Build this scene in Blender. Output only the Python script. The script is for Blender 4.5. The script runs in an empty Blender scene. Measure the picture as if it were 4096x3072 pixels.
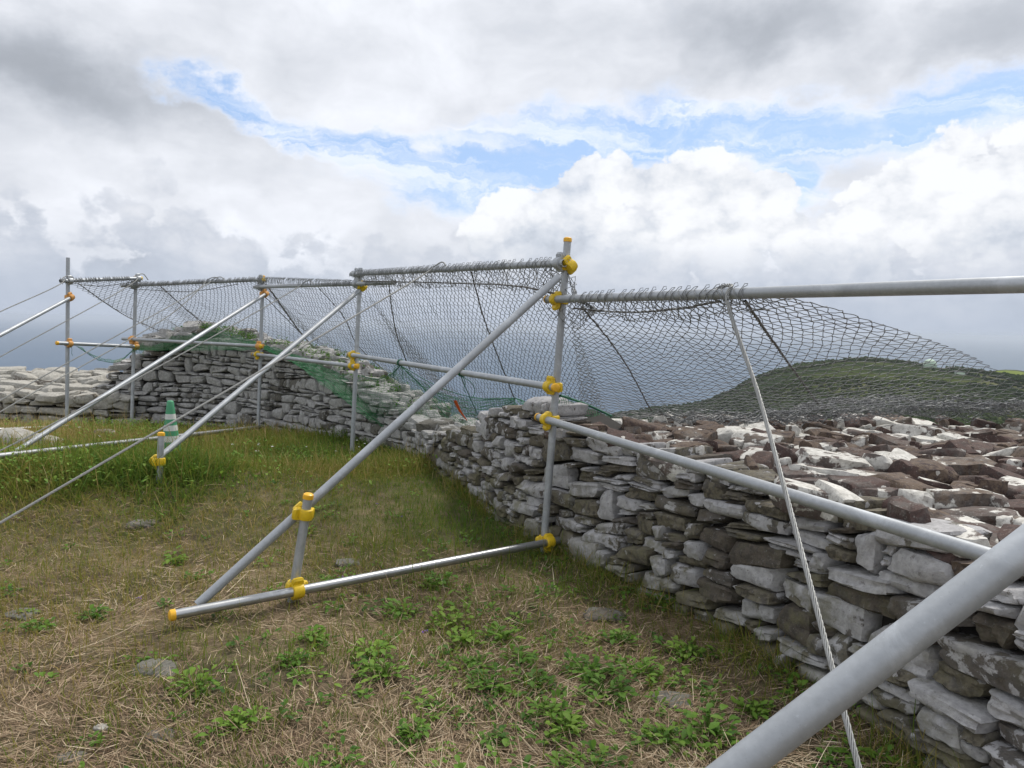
import bpy, math, random
import numpy as np
from mathutils import Vector, noise as mnoise

# ------------------------------------------------------------------ camera, sky, sun, exposure
sc = bpy.context.scene
H = 1.5
F, CX, CY = 2950.0, 2048.0, 1536.0          # focal length and centre in photo pixels
PITCH = math.atan((1536 - 1300) / F)
ROLL = math.radians(1.27)


def ray(px, py):
    a = (px - CX) / F
    b = -(py - CY) / F
    c, s = math.cos(ROLL), math.sin(ROLL)
    x, y = a * c - b * s, a * s + b * c
    cp, sp = math.cos(PITCH), math.sin(PITCH)
    return np.array([x, cp + y * sp, -sp + y * cp])


def P(px, py, d):
    return np.array([0, 0, H]) + ray(px, py) * d


def G(px, py, z=0.0):
    r = ray(px, py)
    return np.array([0, 0, H]) + r * ((z - H) / r[2])


def azel(px, py):
    r = ray(px, py)
    return math.atan2(r[0], r[1]), math.asin(r[2] / np.linalg.norm(r))


cam_d = bpy.data.cameras.new('camera')
cam = bpy.data.objects.new('camera', cam_d)
sc.collection.objects.link(cam)
cam_d.sensor_width = 36.0
cam_d.lens = 36.0 * F / 4096.0
cam_d.clip_start = 0.05
cam_d.clip_end = 100000
cam.location = (0, 0, H)
cam.rotation_mode = 'QUATERNION'
from mathutils import Matrix
_c0, _r0, _u0 = ray(CX, CY), ray(CX + 1000, CY) - ray(CX, CY), ray(CX, CY - 1000) - ray(CX, CY)
_f = Vector(_c0).normalized(); _r = Vector(_r0).normalized(); _u = Vector(_u0).normalized()
cam.rotation_quaternion = Matrix((_r, _u, -_f)).transposed().to_quaternion()
sc.camera = cam

SUN_AZ, SUN_EL = math.radians(38), math.radians(56)      # azimuth to the right of the view direction
sun_d = bpy.data.lights.new('sun', 'SUN')
sun_d.energy = 2.0
sun_d.angle = math.radians(11)
sun_d.color = (1.0, 0.95, 0.87)
sun = bpy.data.objects.new('sun', sun_d)
sc.collection.objects.link(sun)
_sd = Vector((math.sin(SUN_AZ) * math.cos(SUN_EL), math.cos(SUN_AZ) * math.cos(SUN_EL), math.sin(SUN_EL)))
sun.rotation_euler = _sd.to_track_quat('Z', 'Y').to_euler()

sc.view_settings.view_transform = 'Standard'
sc.view_settings.look = 'None'
sc.view_settings.gamma = 1.0
sc.view_settings.use_curve_mapping = False
sc.view_settings.exposure = 0.55
sc.cycles.volume_bounces = 1
sc.cycles.max_bounces = 6
sc.cycles.transparent_max_bounces = 8


class NT:
    """small helper that writes node trees as expressions"""
    def __init__(s, tree):
        s.t = tree
        s.n = tree.nodes
        s.l = tree.links

    def new(s, kind, **kw):
        nd = s.n.new(kind)
        for k, v in kw.items():
            setattr(nd, k, v)
        return nd

    def put(s, sock, v):
        if hasattr(v, 'is_output') or isinstance(v, bpy.types.NodeSocket):
            s.l.new(v, sock)
        else:
            if sock.type == 'RGBA' and len(v) == 3:
                v = (*v, 1)
            sock.default_value = v

    def m(s, op, a, b=None, c=None, clamp=False):
        nd = s.new('ShaderNodeMath', operation=op, use_clamp=clamp)
        s.put(nd.inputs[0], a)
        if b is not None:
            s.put(nd.inputs[1], b)
        if c is not None:
            s.put(nd.inputs[2], c)
        return nd.outputs[0]

    def add(s, a, b): return s.m('ADD', a, b)
    def sub(s, a, b): return s.m('SUBTRACT', a, b)
    def mul(s, a, b): return s.m('MULTIPLY', a, b)

    def vm(s, op, a, b=None):
        nd = s.new('ShaderNodeVectorMath', operation=op)
        s.put(nd.inputs[0], a)
        if b is not None:
            s.put(nd.inputs['Scale'] if op == 'SCALE' else nd.inputs[1], b)
        return nd.outputs['Value'] if op in ('LENGTH', 'DOT_PRODUCT', 'DISTANCE') else nd.outputs[0]

    def comb(s, x, y, z):
        nd = s.new('ShaderNodeCombineXYZ')
        for i, v in enumerate((x, y, z)):
            s.put(nd.inputs[i], v)
        return nd.outputs[0]

    def sep(s, v):
        nd = s.new('ShaderNodeSeparateXYZ')
        s.put(nd.inputs[0], v)
        return nd.outputs

    def smooth(s, x, a, b):
        nd = s.new('ShaderNodeMapRange', interpolation_type='SMOOTHSTEP')
        s.put(nd.inputs[0], x)
        s.put(nd.inputs[1], a)
        s.put(nd.inputs[2], b)
        nd.inputs[3].default_value = 0.0
        nd.inputs[4].default_value = 1.0
        return nd.outputs[0]

    def mix(s, f, a, b, mode='MIX'):
        nd = s.new('ShaderNodeMix', data_type='RGBA', blend_type=mode)
        s.put(nd.inputs[0], f)
        s.put(nd.inputs[6], a)
        s.put(nd.inputs[7], b)
        return nd.outputs[2]

    def noise(s, vec, scale=1.0, detail=4.0, rough=0.5, dist=0.0, out='Fac', dim='3D'):
        nd = s.new('ShaderNodeTexNoise', noise_dimensions=dim)
        s.put(nd.inputs['Vector'], vec)
        s.put(nd.inputs['Scale'], scale)
        nd.inputs['Detail'].default_value = detail
        nd.inputs['Roughness'].default_value = rough
        nd.inputs['Distortion'].default_value = dist
        return nd.outputs['Fac' if out == 'Fac' else 'Color']

    def voro(s, vec, scale=1.0, feature='F1', out='Distance', rnd=1.0, dim='3D'):
        nd = s.new('ShaderNodeTexVoronoi', feature=feature, voronoi_dimensions=dim)
        s.put(nd.inputs['Vector'], vec)
        s.put(nd.inputs['Scale'], scale)
        nd.inputs['Randomness'].default_value = rnd
        return nd.outputs[out]

    def attr(s, name):
        return s.new('ShaderNodeAttribute', attribute_name=name).outputs['Fac']

    def pos(s):
        return s.new('ShaderNodeNewGeometry').outputs['Position']

    def bump(s, h, strength=0.3, dist=0.01, normal=None):
        nd = s.new('ShaderNodeBump')
        nd.inputs['Strength'].default_value = strength
        nd.inputs['Distance'].default_value = dist
        s.put(nd.inputs['Height'], h)
        if normal is not None:
            s.put(nd.inputs['Normal'], normal)
        return nd.outputs[0]


def make_world():
    w = bpy.data.worlds.new('World')
    sc.world = w
    w.use_nodes = True
    w.cycles.sampling_method = 'MANUAL'
    w.cycles.sample_map_resolution = 256
    t = w.node_tree
    t.nodes.clear()
    g = NT(t)
    STR = 0.1
    out = g.new('ShaderNodeOutputWorld')
    bg = g.new('ShaderNodeBackground')
    bg.inputs['Strength'].default_value = STR
    g.l.new(bg.outputs[0], out.inputs[0])
    sky = g.new('ShaderNodeTexSky', sky_type='NISHITA')
    sky.sun_disc = False
    sky.sun_elevation = SUN_EL
    sky.sun_rotation = SUN_AZ
    sky.altitude = 190
    sky.air_density = 1.0
    sky.dust_density = 1.5
    d = g.new('ShaderNodeTexCoord').outputs['Generated']
    d = g.vm('NORMALIZE', d)
    x, y, z = g.sep(d)
    U = g.m('ARCTAN2', x, y)
    E = g.m('ARCSINE', z)
    # domain warp in direction space
    uv = g.comb(U, g.mul(E, 1.5), 0.0)
    dw = g.comb(x, y, g.mul(z, 2.2))
    wn = g.noise(uv, 5.0, 3, 0.55, out='Color', dim='2D')
    wr, wg_, wb = g.sep(wn)
    wn2 = g.noise(uv, 19.0, 5, 0.62, out='Color', dim='2D')
    w2r, w2g, w2b = g.sep(wn2)
    Uw = g.add(U, g.add(g.mul(g.sub(wr, 0.5), 0.16), g.mul(g.sub(w2r, 0.5), 0.07)))
    Ew = g.add(E, g.add(g.mul(g.sub(wg_, 0.5), 0.07), g.mul(g.sub(w2g, 0.5), 0.045)))

    def blob(cx, cy, rx, ry, rot=0.0, warp=True):
        """soft elliptical patch centred on a direction, 1 in the middle, 0 outside"""
        u0, e0 = azel(cx * 1.8517, cy * 1.8517)
        a = g.sub(Uw if warp else U, u0)
        b = g.sub(Ew if warp else E, e0)
        c, s_ = math.cos(rot), math.sin(rot)
        p = g.add(g.mul(a, c), g.mul(b, s_))
        q = g.sub(g.mul(b, c), g.mul(a, s_))
        k = 1.8517 / F
        p = g.mul(p, 1 / (rx * k))
        q = g.mul(q, 1 / (ry * k))
        r2 = g.add(g.mul(p, p), g.mul(q, q))
        return g.m('EXPONENT', g.mul(r2, -1.0))

    # --- high deck of broken stratocumulus
    zz = g.m('MAXIMUM', g.add(z, 0.45), 0.2)
    pl = g.comb(g.m('DIVIDE', x, zz), g.m('DIVIDE', y, zz), 0.0)
    n1 = g.noise(g.vm('ADD', pl, g.vm('SCALE', wn, 0.3)), 1.9, 6, 0.55, 0.0, dim='2D')
    n2 = g.noise(g.vm('ADD', g.comb(U, g.mul(E, 1.7), 0.0), g.vm('SCALE', wn, 0.10)), 7.0, 7, 0.58, 0.0, dim='2D')
    gaps = None
    for b in ((500, 222, 105, 42, -0.30), (640, 290, 120, 34, -0.35), (840, 345, 230, 50, -0.30), (1010, 375, 230, 72, 0.05), (1330, 290, 330, 58, 0.05),
              (1640, 285, 280, 60, -0.06), (2090, 225, 210, 62, 0.12), (1730, 410, 80, 70, 0.0)):
        bb = blob(*b)
        gaps = bb if gaps is None else g.m('MAXIMUM', gaps, bb)
    cov = g.add(g.add(g.mul(n1, 0.5), g.mul(n2, 0.5)), 0.20)
    cov = g.sub(cov, g.mul(gaps, 0.74))
    deck = g.smooth(cov, 0.14, 0.58)
    dark = None
    for b, k in (((70, 150, 330, 75, -0.12), 1.0), ((330, 215, 190, 50, -0.22), 0.75), ((1660, 65, 210, 75, 0), 0.85), ((2130, 45, 190, 60, 0), 0.75),
                 ((640, 150, 180, 55, 0.1), 0.25)):
        bb = g.mul(blob(*b), k)
        dark = bb if dark is None else g.m('MAXIMUM', dark, bb)
    shade = g.add(g.mul(g.sub(n2, 0.5), 0.42), g.mul(g.sub(n1, 0.5), 0.30))
    lum = g.sub(g.add(0.675, g.mul(shade, 0.85)), g.mul(dark, g.add(0.13, g.mul(n2, 0.30))))
    # ragged lit rims where the deck thins out
    lum = g.add(lum, g.mul(g.mul(deck, g.sub(1.0, deck)), 0.38))
    lum = g.mul(g.m('MINIMUM', g.m('MAXIMUM', lum, 0.27), 0.76), 0.90)
    k10 = 1 / STR
    dcol = g.mix(g.smooth(lum, 0.30, 0.66), (0.88, 0.945, 1.06), (0.95, 0.98, 1.05))
    dcol = g.vm('SCALE', dcol, g.mul(lum, k10))
    # clear sky between the clouds, veiled by thin cirrus
    skyc = sky.outputs[0]
    cir = g.noise(g.vm('MULTIPLY', g.comb(g.add(Uw, g.mul(Ew, 1.6)), Ew, 0.0), (4.5, 30.0, 1.0)), 1.0, 6, 0.66, 0.5, dim='2D')
    cirm = g.smooth(cir, 0.40, 0.74)
    skyc = g.mix(0.6, skyc, (0.28 * k10, 0.42 * k10, 0.68 * k10))
    skyc = g.mix(g.mul(cirm, 0.85), skyc, (0.64 * k10, 0.68 * k10, 0.75 * k10))
    col = g.mix(deck, skyc, dcol)
    # --- cumulus heaps standing on the horizon
    wv = g.vm('SUBTRACT', wn2, (0.5, 0.5, 0.5))
    uc = g.comb(U, g.mul(E, 1.15), 0.0)
    bil = g.voro(g.vm('ADD', uc, g.vm('SCALE', wv, 0.05)), 13.0, dim='2D')
    bil2 = g.voro(g.vm('ADD', uc, g.vm('SCALE', wv, 0.05)), 34.0, dim='2D')
    bil, bil2 = g.mul(bil, bil), g.mul(bil2, bil2)
    fr = g.noise(uc, 55.0, 6, 0.62, 0.0, dim='2D')
    puff = g.add(g.add(g.mul(g.sub(0.20, bil), 0.85), g.mul(g.sub(0.20, bil2), 0.42)), g.mul(g.sub(fr, 0.5), 0.40))
    heap = None
    for cx, cy, r in ((1090, 510, 95), (1190, 490, 95), (1270, 440, 100), (1335, 392, 66), (1405, 405, 56), (1480, 425, 85), (1540, 398, 74),
                      (1595, 402, 46), (1660, 428, 60), (1560, 510, 130), (1400, 520, 130), (1250, 540, 130), (1690, 505, 70), (1820, 550, 100),
                      (1870, 480, 78), (1950, 440, 84), (2060, 430, 120), (2190, 420, 120)):
        u0, e0 = azel(cx * 1.8517, cy * 1.8517)
        k = r * 1.8517 / F
        f = g.sub(1.0, g.mul(g.vm('DISTANCE', g.comb(U, E, 0.0), (u0, e0, 0.0)), 1 / k))
        heap = f if heap is None else g.m('SMOOTH_MAX', heap, f, 0.15)
    # cloud bank all round the horizon, its top ragged
    rag = g.noise(g.comb(U, 0.3, 0.0), 4.0, 4, 0.6, dim='2D')
    bank = g.mul(g.sub(g.add(0.125, g.mul(g.sub(rag, 0.5), 0.20)), E), 9.0)
    bank = g.sub(bank, g.mul(gaps, 0.7))
    hm = g.smooth(g.add(heap, puff), 0.04, 0.17)
    bm = g.smooth(g.add(bank, g.mul(puff, 1.5)), -0.05, 0.42)
    soft = g.noise(g.comb(U, g.mul(E, 1.5), 0.0), 9.0, 7, 0.6, 0.0, dim='2D')
    hl = g.add(0.665, g.add(g.mul(puff, 0.26), g.mul(g.sub(soft, 0.5), 0.46)))
    hl = g.sub(hl, g.mul(g.smooth(g.sub(0.16, E), 0.0, 0.11), 0.12))
    hl = g.m('MINIMUM', g.m('MAXIMUM', hl, 0.42), 0.70)
    hcol = g.mix(g.smooth(hl, 0.46, 0.68), (0.85, 0.925, 1.05), (0.97, 0.99, 1.03))
    hcol = g.vm('SCALE', hcol, g.mul(hl, k10))
    stre = g.noise(g.vm('MULTIPLY', g.comb(U, E, 0.0), (4.5, 13.0, 1.0)), 1.0, 7, 0.62, 0.3, dim='2D')
    bl = g.add(0.535, g.add(g.mul(g.sub(stre, 0.5), 0.36), g.mul(puff, 0.22)))
    bl = g.mul(g.m('MINIMUM', g.m('MAXIMUM', bl, 0.34), 0.76), 0.90)
    bcol = g.mix(g.smooth(bl, 0.40, 0.62), (0.83, 0.91, 1.06), (0.95, 0.975, 1.04))
    bcol = g.vm('SCALE', bcol, g.mul(bl, k10))
    col = g.mix(g.mul(bm, 0.85), col, bcol)
    col = g.mix(g.mul(hm, g.mul(g.smooth(E, 0.02, 0.13), 0.95)), col, hcol)
    # grey blue murk just above and below the sea horizon
    murk = g.m('SUBTRACT', 1.0, g.smooth(E, -0.02, 0.125))
    col = g.mix(g.mul(murk, 0.92), col, (0.345 * k10, 0.39 * k10, 0.47 * k10))
    g.put(bg.inputs['Color'], col)


make_world()

# ------------------------------------------------------------------ helpers
rng = np.random.default_rng(11)
random.seed(5)
COL = sc.collection


def empty(name, loc, label=None, cat=None, group=None):
    o = bpy.data.objects.new(name, None)
    o.location = [float(v) for v in loc]
    COL.objects.link(o)
    tag(o, label, cat, group)
    return o


def tag(o, label=None, cat=None, group=None, kind=None):
    for k, v in (('label', label), ('category', cat), ('group', group), ('kind', kind)):
        if v:
            o[k] = v
    return o


def mesh_np(name, V, Fq, smooth=False, attrs=None, sharp=None):
    """V (n,3); Fq list of arrays of faces (each (m,k))"""
    me = bpy.data.meshes.new(name)
    V = np.asarray(V, dtype=np.float32)
    if not isinstance(Fq, (list, tuple)):
        Fq = [Fq]
    Fq = [np.asarray(f, dtype=np.int32) for f in Fq if len(f)]
    me.vertices.add(len(V))
    me.vertices.foreach_set('co', V.ravel())
    loops = np.concatenate([f.ravel() for f in Fq])
    sizes = np.concatenate([np.full(len(f), f.shape[1], dtype=np.int32) for f in Fq])
    starts = np.concatenate([[0], np.cumsum(sizes)[:-1]]).astype(np.int32)
    me.loops.add(len(loops))
    me.loops.foreach_set('vertex_index', loops)
    me.polygons.add(len(sizes))
    me.polygons.foreach_set('loop_start', starts)
    me.update(calc_edges=True)
    me.validate()
    if smooth:
        me.polygons.foreach_set('use_smooth', np.ones(len(me.polygons), dtype=bool))
        if sharp:
            me.set_sharp_from_angle(angle=math.radians(sharp))
    if attrs:
        for k, a in attrs.items():
            at = me.attributes.new(k, 'FLOAT', 'POINT')
            at.data.foreach_set('value', np.asarray(a, dtype=np.float32))
    return me


def obj(name, me, mat, parent=None, loc=None):
    o = bpy.data.objects.new(name, me)
    if mat is not None and not me.materials:
        me.materials.append(mat)
    COL.objects.link(o)
    if parent is not None:
        o.parent = parent
        base = np.array(parent.location)
        if parent.parent is not None:
            base = base + np.array(parent.parent.location)
        o.location = [float(v) for v in ((np.zeros(3) if loc is None else np.asarray(loc)) - base)]
    elif loc is not None:
        o.location = [float(v) for v in loc]
    return o


def unit(v):
    v = np.asarray(v, float)
    return v / (np.linalg.norm(v) + 1e-12)


def catmull(pts, n):
    """smooth curve through points, n samples, roughly even in parameter"""
    pts = np.asarray(pts, float)
    k = len(pts)
    d = np.concatenate([[0], np.cumsum(np.linalg.norm(np.diff(pts, axis=0), axis=1) ** 0.5 + 1e-9)])
    ts = np.linspace(0, d[-1], n)
    i = np.clip(np.searchsorted(d, ts, side='right') - 1, 0, k - 2)
    h = (d[i + 1] - d[i])[:, None]
    t = (ts[:, None] - d[i][:, None]) / h
    # tangents for uneven knots, so that long spans do not make the curve overshoot
    hs = np.diff(d)[:, None]
    sl = np.diff(pts, axis=0) / hs
    m = np.empty_like(pts)
    m[0], m[-1] = sl[0], sl[-1]
    if k > 2:
        m[1:-1] = (sl[:-1] * hs[1:] + sl[1:] * hs[:-1]) / (hs[1:] + hs[:-1])
    p1, p2, m1, m2 = pts[i], pts[i + 1], m[i] * h, m[i + 1] * h
    t2, t3 = t * t, t * t * t
    return (2 * t3 - 3 * t2 + 1) * p1 + (t3 - 2 * t2 + t) * m1 + (-2 * t3 + 3 * t2) * p2 + (t3 - t2) * m2


def resample(pts, n):
    pts = np.asarray(pts, float)
    d = np.concatenate([[0], np.cumsum(np.linalg.norm(np.diff(pts, axis=0), axis=1))])
    ts = np.linspace(0, d[-1], n)
    return np.stack([np.interp(ts, d, pts[:, k]) for k in range(3)], 1)


def tube_paths(paths, r, sides=4, ref=None):
    """tubes round many polylines of equal point count: paths (N,M,3) -> V, quads"""
    paths = np.asarray(paths, float)
    N, M, _ = paths.shape
    tan = np.gradient(paths, axis=1)
    tan /= np.linalg.norm(tan, axis=2, keepdims=True) + 1e-12
    if ref is None:
        ref = np.array([0.31, 0.52, 0.79])
    ref = np.broadcast_to(np.asarray(ref, float), paths.shape)
    a = np.cross(tan, ref)
    ln = np.linalg.norm(a, axis=2, keepdims=True)
    alt = np.cross(tan, np.broadcast_to(np.array([0.9, -0.4, 0.2]), paths.shape))
    a = np.where(ln < 0.05, alt, a)
    a /= np.linalg.norm(a, axis=2, keepdims=True) + 1e-12
    b = np.cross(tan, a)
    th = np.arange(sides) * 2 * math.pi / sides
    rr = np.broadcast_to(np.asarray(r, float), (N, M)) if np.ndim(r) else np.full((N, M), r)
    V = paths[:, :, None, :] + rr[:, :, None, None] * (np.cos(th)[None, None, :, None] * a[:, :, None, :] + np.sin(th)[None, None, :, None] * b[:, :, None, :])
    idx = np.arange(N * M * sides).reshape(N, M, sides)
    i0 = idx[:, :-1, :]
    i1 = idx[:, 1:, :]
    q = np.stack([i0, np.roll(i0, -1, 2), np.roll(i1, -1, 2), i1], -1).reshape(-1, 4)
    return V.reshape(-1, 3), q


def join(parts):
    Vs, Fs, off = [], {}, 0
    for V, Fq in parts:
        if not isinstance(Fq, (list, tuple)):
            Fq = [Fq]
        for f in Fq:
            f = np.asarray(f)
            if len(f):
                Fs.setdefault(f.shape[1], []).append(f + off)
        Vs.append(V)
        off += len(V)
    return np.concatenate(Vs), [np.concatenate(v) for v in Fs.values()]


def fbm(p, oct=3):
    return mnoise.fractal(Vector(p), 1.0, 2.0, oct)


def smoothstep(a, b, x):
    t = np.clip((np.asarray(x, float) - a) / (b - a), 0, 1)
    return t * t * (3 - 2 * t)


# cheap vectorised value noise for scattering masks
_perm = rng.random((64, 64))


def vnoise(x, y, s=1.0, o=0):
    x = np.asarray(x, float) * s + 100 + o * 17.3
    y = np.asarray(y, float) * s + 100 + o * 9.1
    xi, yi = np.floor(x).astype(int), np.floor(y).astype(int)
    fx, fy = x - xi, y - yi
    fx, fy = fx * fx * (3 - 2 * fx), fy * fy * (3 - 2 * fy)
    g = lambda a, b: _perm[a % 64, b % 64]
    return (g(xi, yi) * (1 - fx) + g(xi + 1, yi) * fx) * (1 - fy) + (g(xi, yi + 1) * (1 - fx) + g(xi + 1, yi + 1) * fx) * fy


# ------------------------------------------------------------------ materials
def material(name):
    m = bpy.data.materials.new(name)
    m.use_nodes = True
    t = m.node_tree
    g = NT(t)
    b = t.nodes['Principled BSDF']
    return m, g, b


def metal_mat(name, base, metallic, rough, spangle=0.12, scale=60.0):
    m, g, b = material(name)
    p = g.pos()
    n = g.noise(p, scale, 3, 0.6)
    n2 = g.noise(p, 9.0, 4, 0.6)
    n3 = g.noise(g.vm('MULTIPLY', p, (7, 7, 7)), 22.0, 2, 0.7)
    f = g.add(1 - spangle, g.mul(g.add(g.mul(n, 0.6), g.mul(n2, 0.4)), spangle * 2))
    c = g.vm('SCALE', (*base,), f)
    stain = g.smooth(n2, 0.56, 0.72)
    c = g.mix(g.mul(stain, 0.35), c, tuple(v * 0.62 for v in base))
    chalk = g.smooth(g.noise(p, 4.3, 8, 0.72, 0.6), 0.50, 0.66)
    c = g.mix(g.mul(chalk, 0.5), c, tuple(min(1, v * 1.55) for v in base))
    speck = g.smooth(g.noise(p, 130.0, 3, 0.6), 0.66, 0.74)
    c = g.mix(g.mul(speck, 0.4), c, tuple(v * 0.55 for v in base))
    scuff = g.smooth(n3, 0.68, 0.74)
    c = g.mix(g.mul(scuff, 0.35), c, tuple(min(1, v * 1.5) for v in base))
    g.put(b.inputs['Base Color'], c)
    b.inputs['Metallic'].default_value = metallic
    g.put(b.inputs['Roughness'], g.add(rough - 0.08, g.mul(n2, 0.18)))
    g.put(b.inputs['Normal'], g.bump(g.add(n, n3), 0.08, 0.002))
    return m


def plain_mat(name, base, rough=0.5, metallic=0.0, var=0.2, scale=12.0, dirt=None):
    m, g, b = material(name)
    p = g.pos()
    n = g.noise(p, scale, 4, 0.6)
    c = g.vm('SCALE', (*base,), g.add(1 - var, g.mul(n, var * 2)))
    if dirt:
        c = g.mix(g.mul(g.smooth(g.noise(p, scale * 2.3, 5, 0.65), 0.5, 0.72), 0.5), c, dirt)
    g.put(b.inputs['Base Color'], c)
    b.inputs['Roughness'].default_value = rough
    b.inputs['Metallic'].default_value = metallic
    return m


M = {}
M['galv'] = metal_mat('galvanised_steel', (0.375, 0.395, 0.415), 0.45, 0.50, 0.26, 75)
M['galv_bright'] = metal_mat('polished_galvanised_steel', (0.44, 0.45, 0.455), 0.85, 0.36, 0.1)
M['wire'] = metal_mat('net_wire', (0.205, 0.212, 0.216), 0.2, 0.50, 0.1, 20)
M['cable'] = metal_mat('steel_cable', (0.34, 0.345, 0.335), 0.4, 0.5, 0.2, 80)
M['rope'] = plain_mat('dark_rope', (0.13, 0.125, 0.118), 0.8, 0, 0.35, 60)
M['yellow'] = plain_mat('yellow_plastic', (0.72, 0.49, 0.014), 0.48, 0, 0.22, 22, (0.34, 0.22, 0.03))
M['orange'] = plain_mat('faded_orange_plastic', (0.66, 0.33, 0.09), 0.6, 0, 0.16, 30, (0.42, 0.24, 0.10))
M['cap'] = plain_mat('amber_cap_plastic', (0.80, 0.43, 0.02), 0.4, 0, 0.08, 30)
M['green_net'] = plain_mat('green_netting', (0.028, 0.215, 0.075), 0.6, 0, 0.25, 8)
M['green_cord'] = plain_mat('green_cord', (0.008, 0.11, 0.05), 0.6, 0, 0.2, 20)
M['tape'] = plain_mat('orange_tape', (0.80, 0.13, 0.02), 0.5, 0, 0.15, 40)
M['cone_green'] = plain_mat('cone_green_plastic', (0.06, 0.30, 0.15), 0.5, 0, 0.12, 14, (0.12, 0.26, 0.16))
M['cone_white'] = plain_mat('cone_white_band', (0.62, 0.63, 0.60), 0.5, 0, 0.12, 14)
M['hollow_shade'] = plain_mat('near_black_hollow_shade', (0.03, 0.03, 0.032), 0.7)  # near-black colour painting shade in pipe bores and cable grooves
M['core'] = plain_mat('wall_core_gap_shade', (0.022, 0.019, 0.016), 0.95, 0, 0.4, 6)  # near-black so the gaps between stones look shaded


def stone_mat(name, pale, pale2, darks, bias, spots=0.5, algae=None, scale=7.0, rough=0.9):
    m, g, b = material(name)
    p = g.pos()
    r = g.attr('rnd')
    r2 = g.m('FRACT', g.mul(r, 7.31))
    r3 = g.m('FRACT', g.mul(r, 23.7))
    q = g.vm('ADD', p, g.comb(g.mul(r, 41.0), g.mul(r2, 33.0), g.mul(r3, 27.0)))
    big = g.noise(q, scale, 7, 0.62, 0.25)
    fine = g.noise(q, 95.0, 5, 0.7)
    mid = g.noise(q, 26.0, 5, 0.65)
    # bare dark rock in several tints
    dk = g.mix(g.smooth(r2, 0.3, 0.55), darks[0], darks[1])
    dk = g.mix(g.smooth(mid, 0.42, 0.62), dk, darks[2])
    dk = g.vm('SCALE', dk, g.add(0.25, g.mul(g.add(fine, mid), 0.75)))
    dk = g.mix(g.mul(g.smooth(g.noise(q, 60.0, 6, 0.75), 0.56, 0.68), 0.35), dk, pale)
    # pale crust with crisp borders
    th = g.add(0.5 - bias, g.mul(g.sub(r3, 0.5), 0.42))
    edge = g.add(g.add(g.mul(big, 0.82), g.mul(mid, 0.12)), g.mul(fine, 0.06))
    pm = g.smooth(edge, th, g.add(th, 0.035))
    # a thinner grey crust spreads beyond the pale one
    pm2 = g.smooth(edge, g.sub(th, 0.10), g.sub(th, 0.03))
    dk = g.mix(g.mul(pm2, 0.22), dk, g.vm('SCALE', pale, 0.62))
    pc = g.mix(g.smooth(mid, 0.35, 0.66), pale, pale2)
    pc = g.vm('SCALE', pc, g.add(0.72, g.mul(g.noise(q, 48.0, 6, 0.7), 0.56)))
    pc = g.mix(g.mul(g.smooth(g.noise(q, 34.0, 6, 0.7), 0.58, 0.66), 0.5), pc, darks[2])
    c = g.mix(pm, dk, pc)
    # small round lichen spots
    v = g.new('ShaderNodeTexVoronoi')
    g.put(v.inputs['Vector'], g.vm('ADD', q, g.vm('SCALE', g.noise(q, 30.0, 3, 0.6, out='Color'), 0.035)))
    v.inputs['Scale'].default_value = 24.0
    vr = g.sep(v.outputs['Color'])[0]
    sp = g.mul(g.m('LESS_THAN', v.outputs['Distance'], g.mul(vr, 0.33)), g.m('GREATER_THAN', vr, 1 - spots * 0.5))
    c = g.mix(g.mul(sp, 0.75), c, pale2)
    if algae:
        al = g.mul(g.smooth(g.noise(p, 3.1, 4, 0.6), 0.42, 0.62), g.smooth(g.noise(q, 11.0, 4, 0.6), 0.38, 0.6))
        zc = g.sep(p)[2]
        al = g.m('MAXIMUM', g.mul(al, g.m('SUBTRACT', 1.0, g.smooth(zc, 0.25, 0.75))), g.mul(g.m('SUBTRACT', 1.0, g.smooth(g.add(zc, g.mul(g.sub(big, 0.5), 0.5)), 0.04, 0.20)), 0.9))
        c = g.mix(g.mul(al, 0.75), c, algae)
    g.put(b.inputs['Base Color'], c)
    b.inputs['Roughness'].default_value = rough
    b.inputs['Specular IOR Level'].default_value = 0.25
    h = g.add(g.add(g.mul(big, 0.8), g.mul(mid, 0.5)), g.add(g.mul(fine, 0.18), g.mul(pm, 0.05)))
    g.put(b.inputs['Normal'], g.bump(h, 0.75, 0.02))
    return m


M['stone_face'] = stone_mat('lichened_stone', (0.33, 0.325, 0.328), (0.455, 0.45, 0.452),
                            ((0.115, 0.098, 0.080), (0.165, 0.148, 0.108), (0.068, 0.060, 0.050)), 0.015, 0.20, (0.155, 0.145, 0.085))
M['stone_top'] = stone_mat('maroon_stone_white_lichen', (0.50, 0.485, 0.445), (0.68, 0.665, 0.62),
                           ((0.100, 0.066, 0.058), (0.150, 0.112, 0.085), (0.062, 0.046, 0.042)), -0.085, 0.10, None, 5.0)
M['stone_tall'] = stone_mat('grey_weathered_stone', (0.30, 0.295, 0.285), (0.45, 0.445, 0.435),
                            ((0.14, 0.13, 0.11), (0.18, 0.17, 0.145), (0.075, 0.07, 0.06)), 0.16, 0.2, None, 5.0)
M['stone_left'] = stone_mat('cream_weathered_stone', (0.30, 0.288, 0.258), (0.45, 0.435, 0.39),
                            ((0.20, 0.17, 0.14), (0.24, 0.215, 0.17), (0.11, 0.095, 0.08)), 0.17, 0.2, None, 4.0)
M['stone_ground'] = stone_mat('trodden_grey_stone', (0.14, 0.135, 0.115), (0.18, 0.172, 0.15),
                              ((0.13, 0.115, 0.095), (0.15, 0.135, 0.11), (0.10, 0.09, 0.075)), 0.12, 0.1, None, 9.0)


# ------------------------------------------------------------------ terrain
EDGE = np.array([(-60, 16), (-16, 14.2), (-9, 13.6), (-5, 13.6), (-2.4, 11.4), (0.0, 8.6), (1.2, 7.4), (2.8, 7.1), (4.8, 6.9), (9, 5.5), (30, -6), (70, -30)], float)


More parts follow.
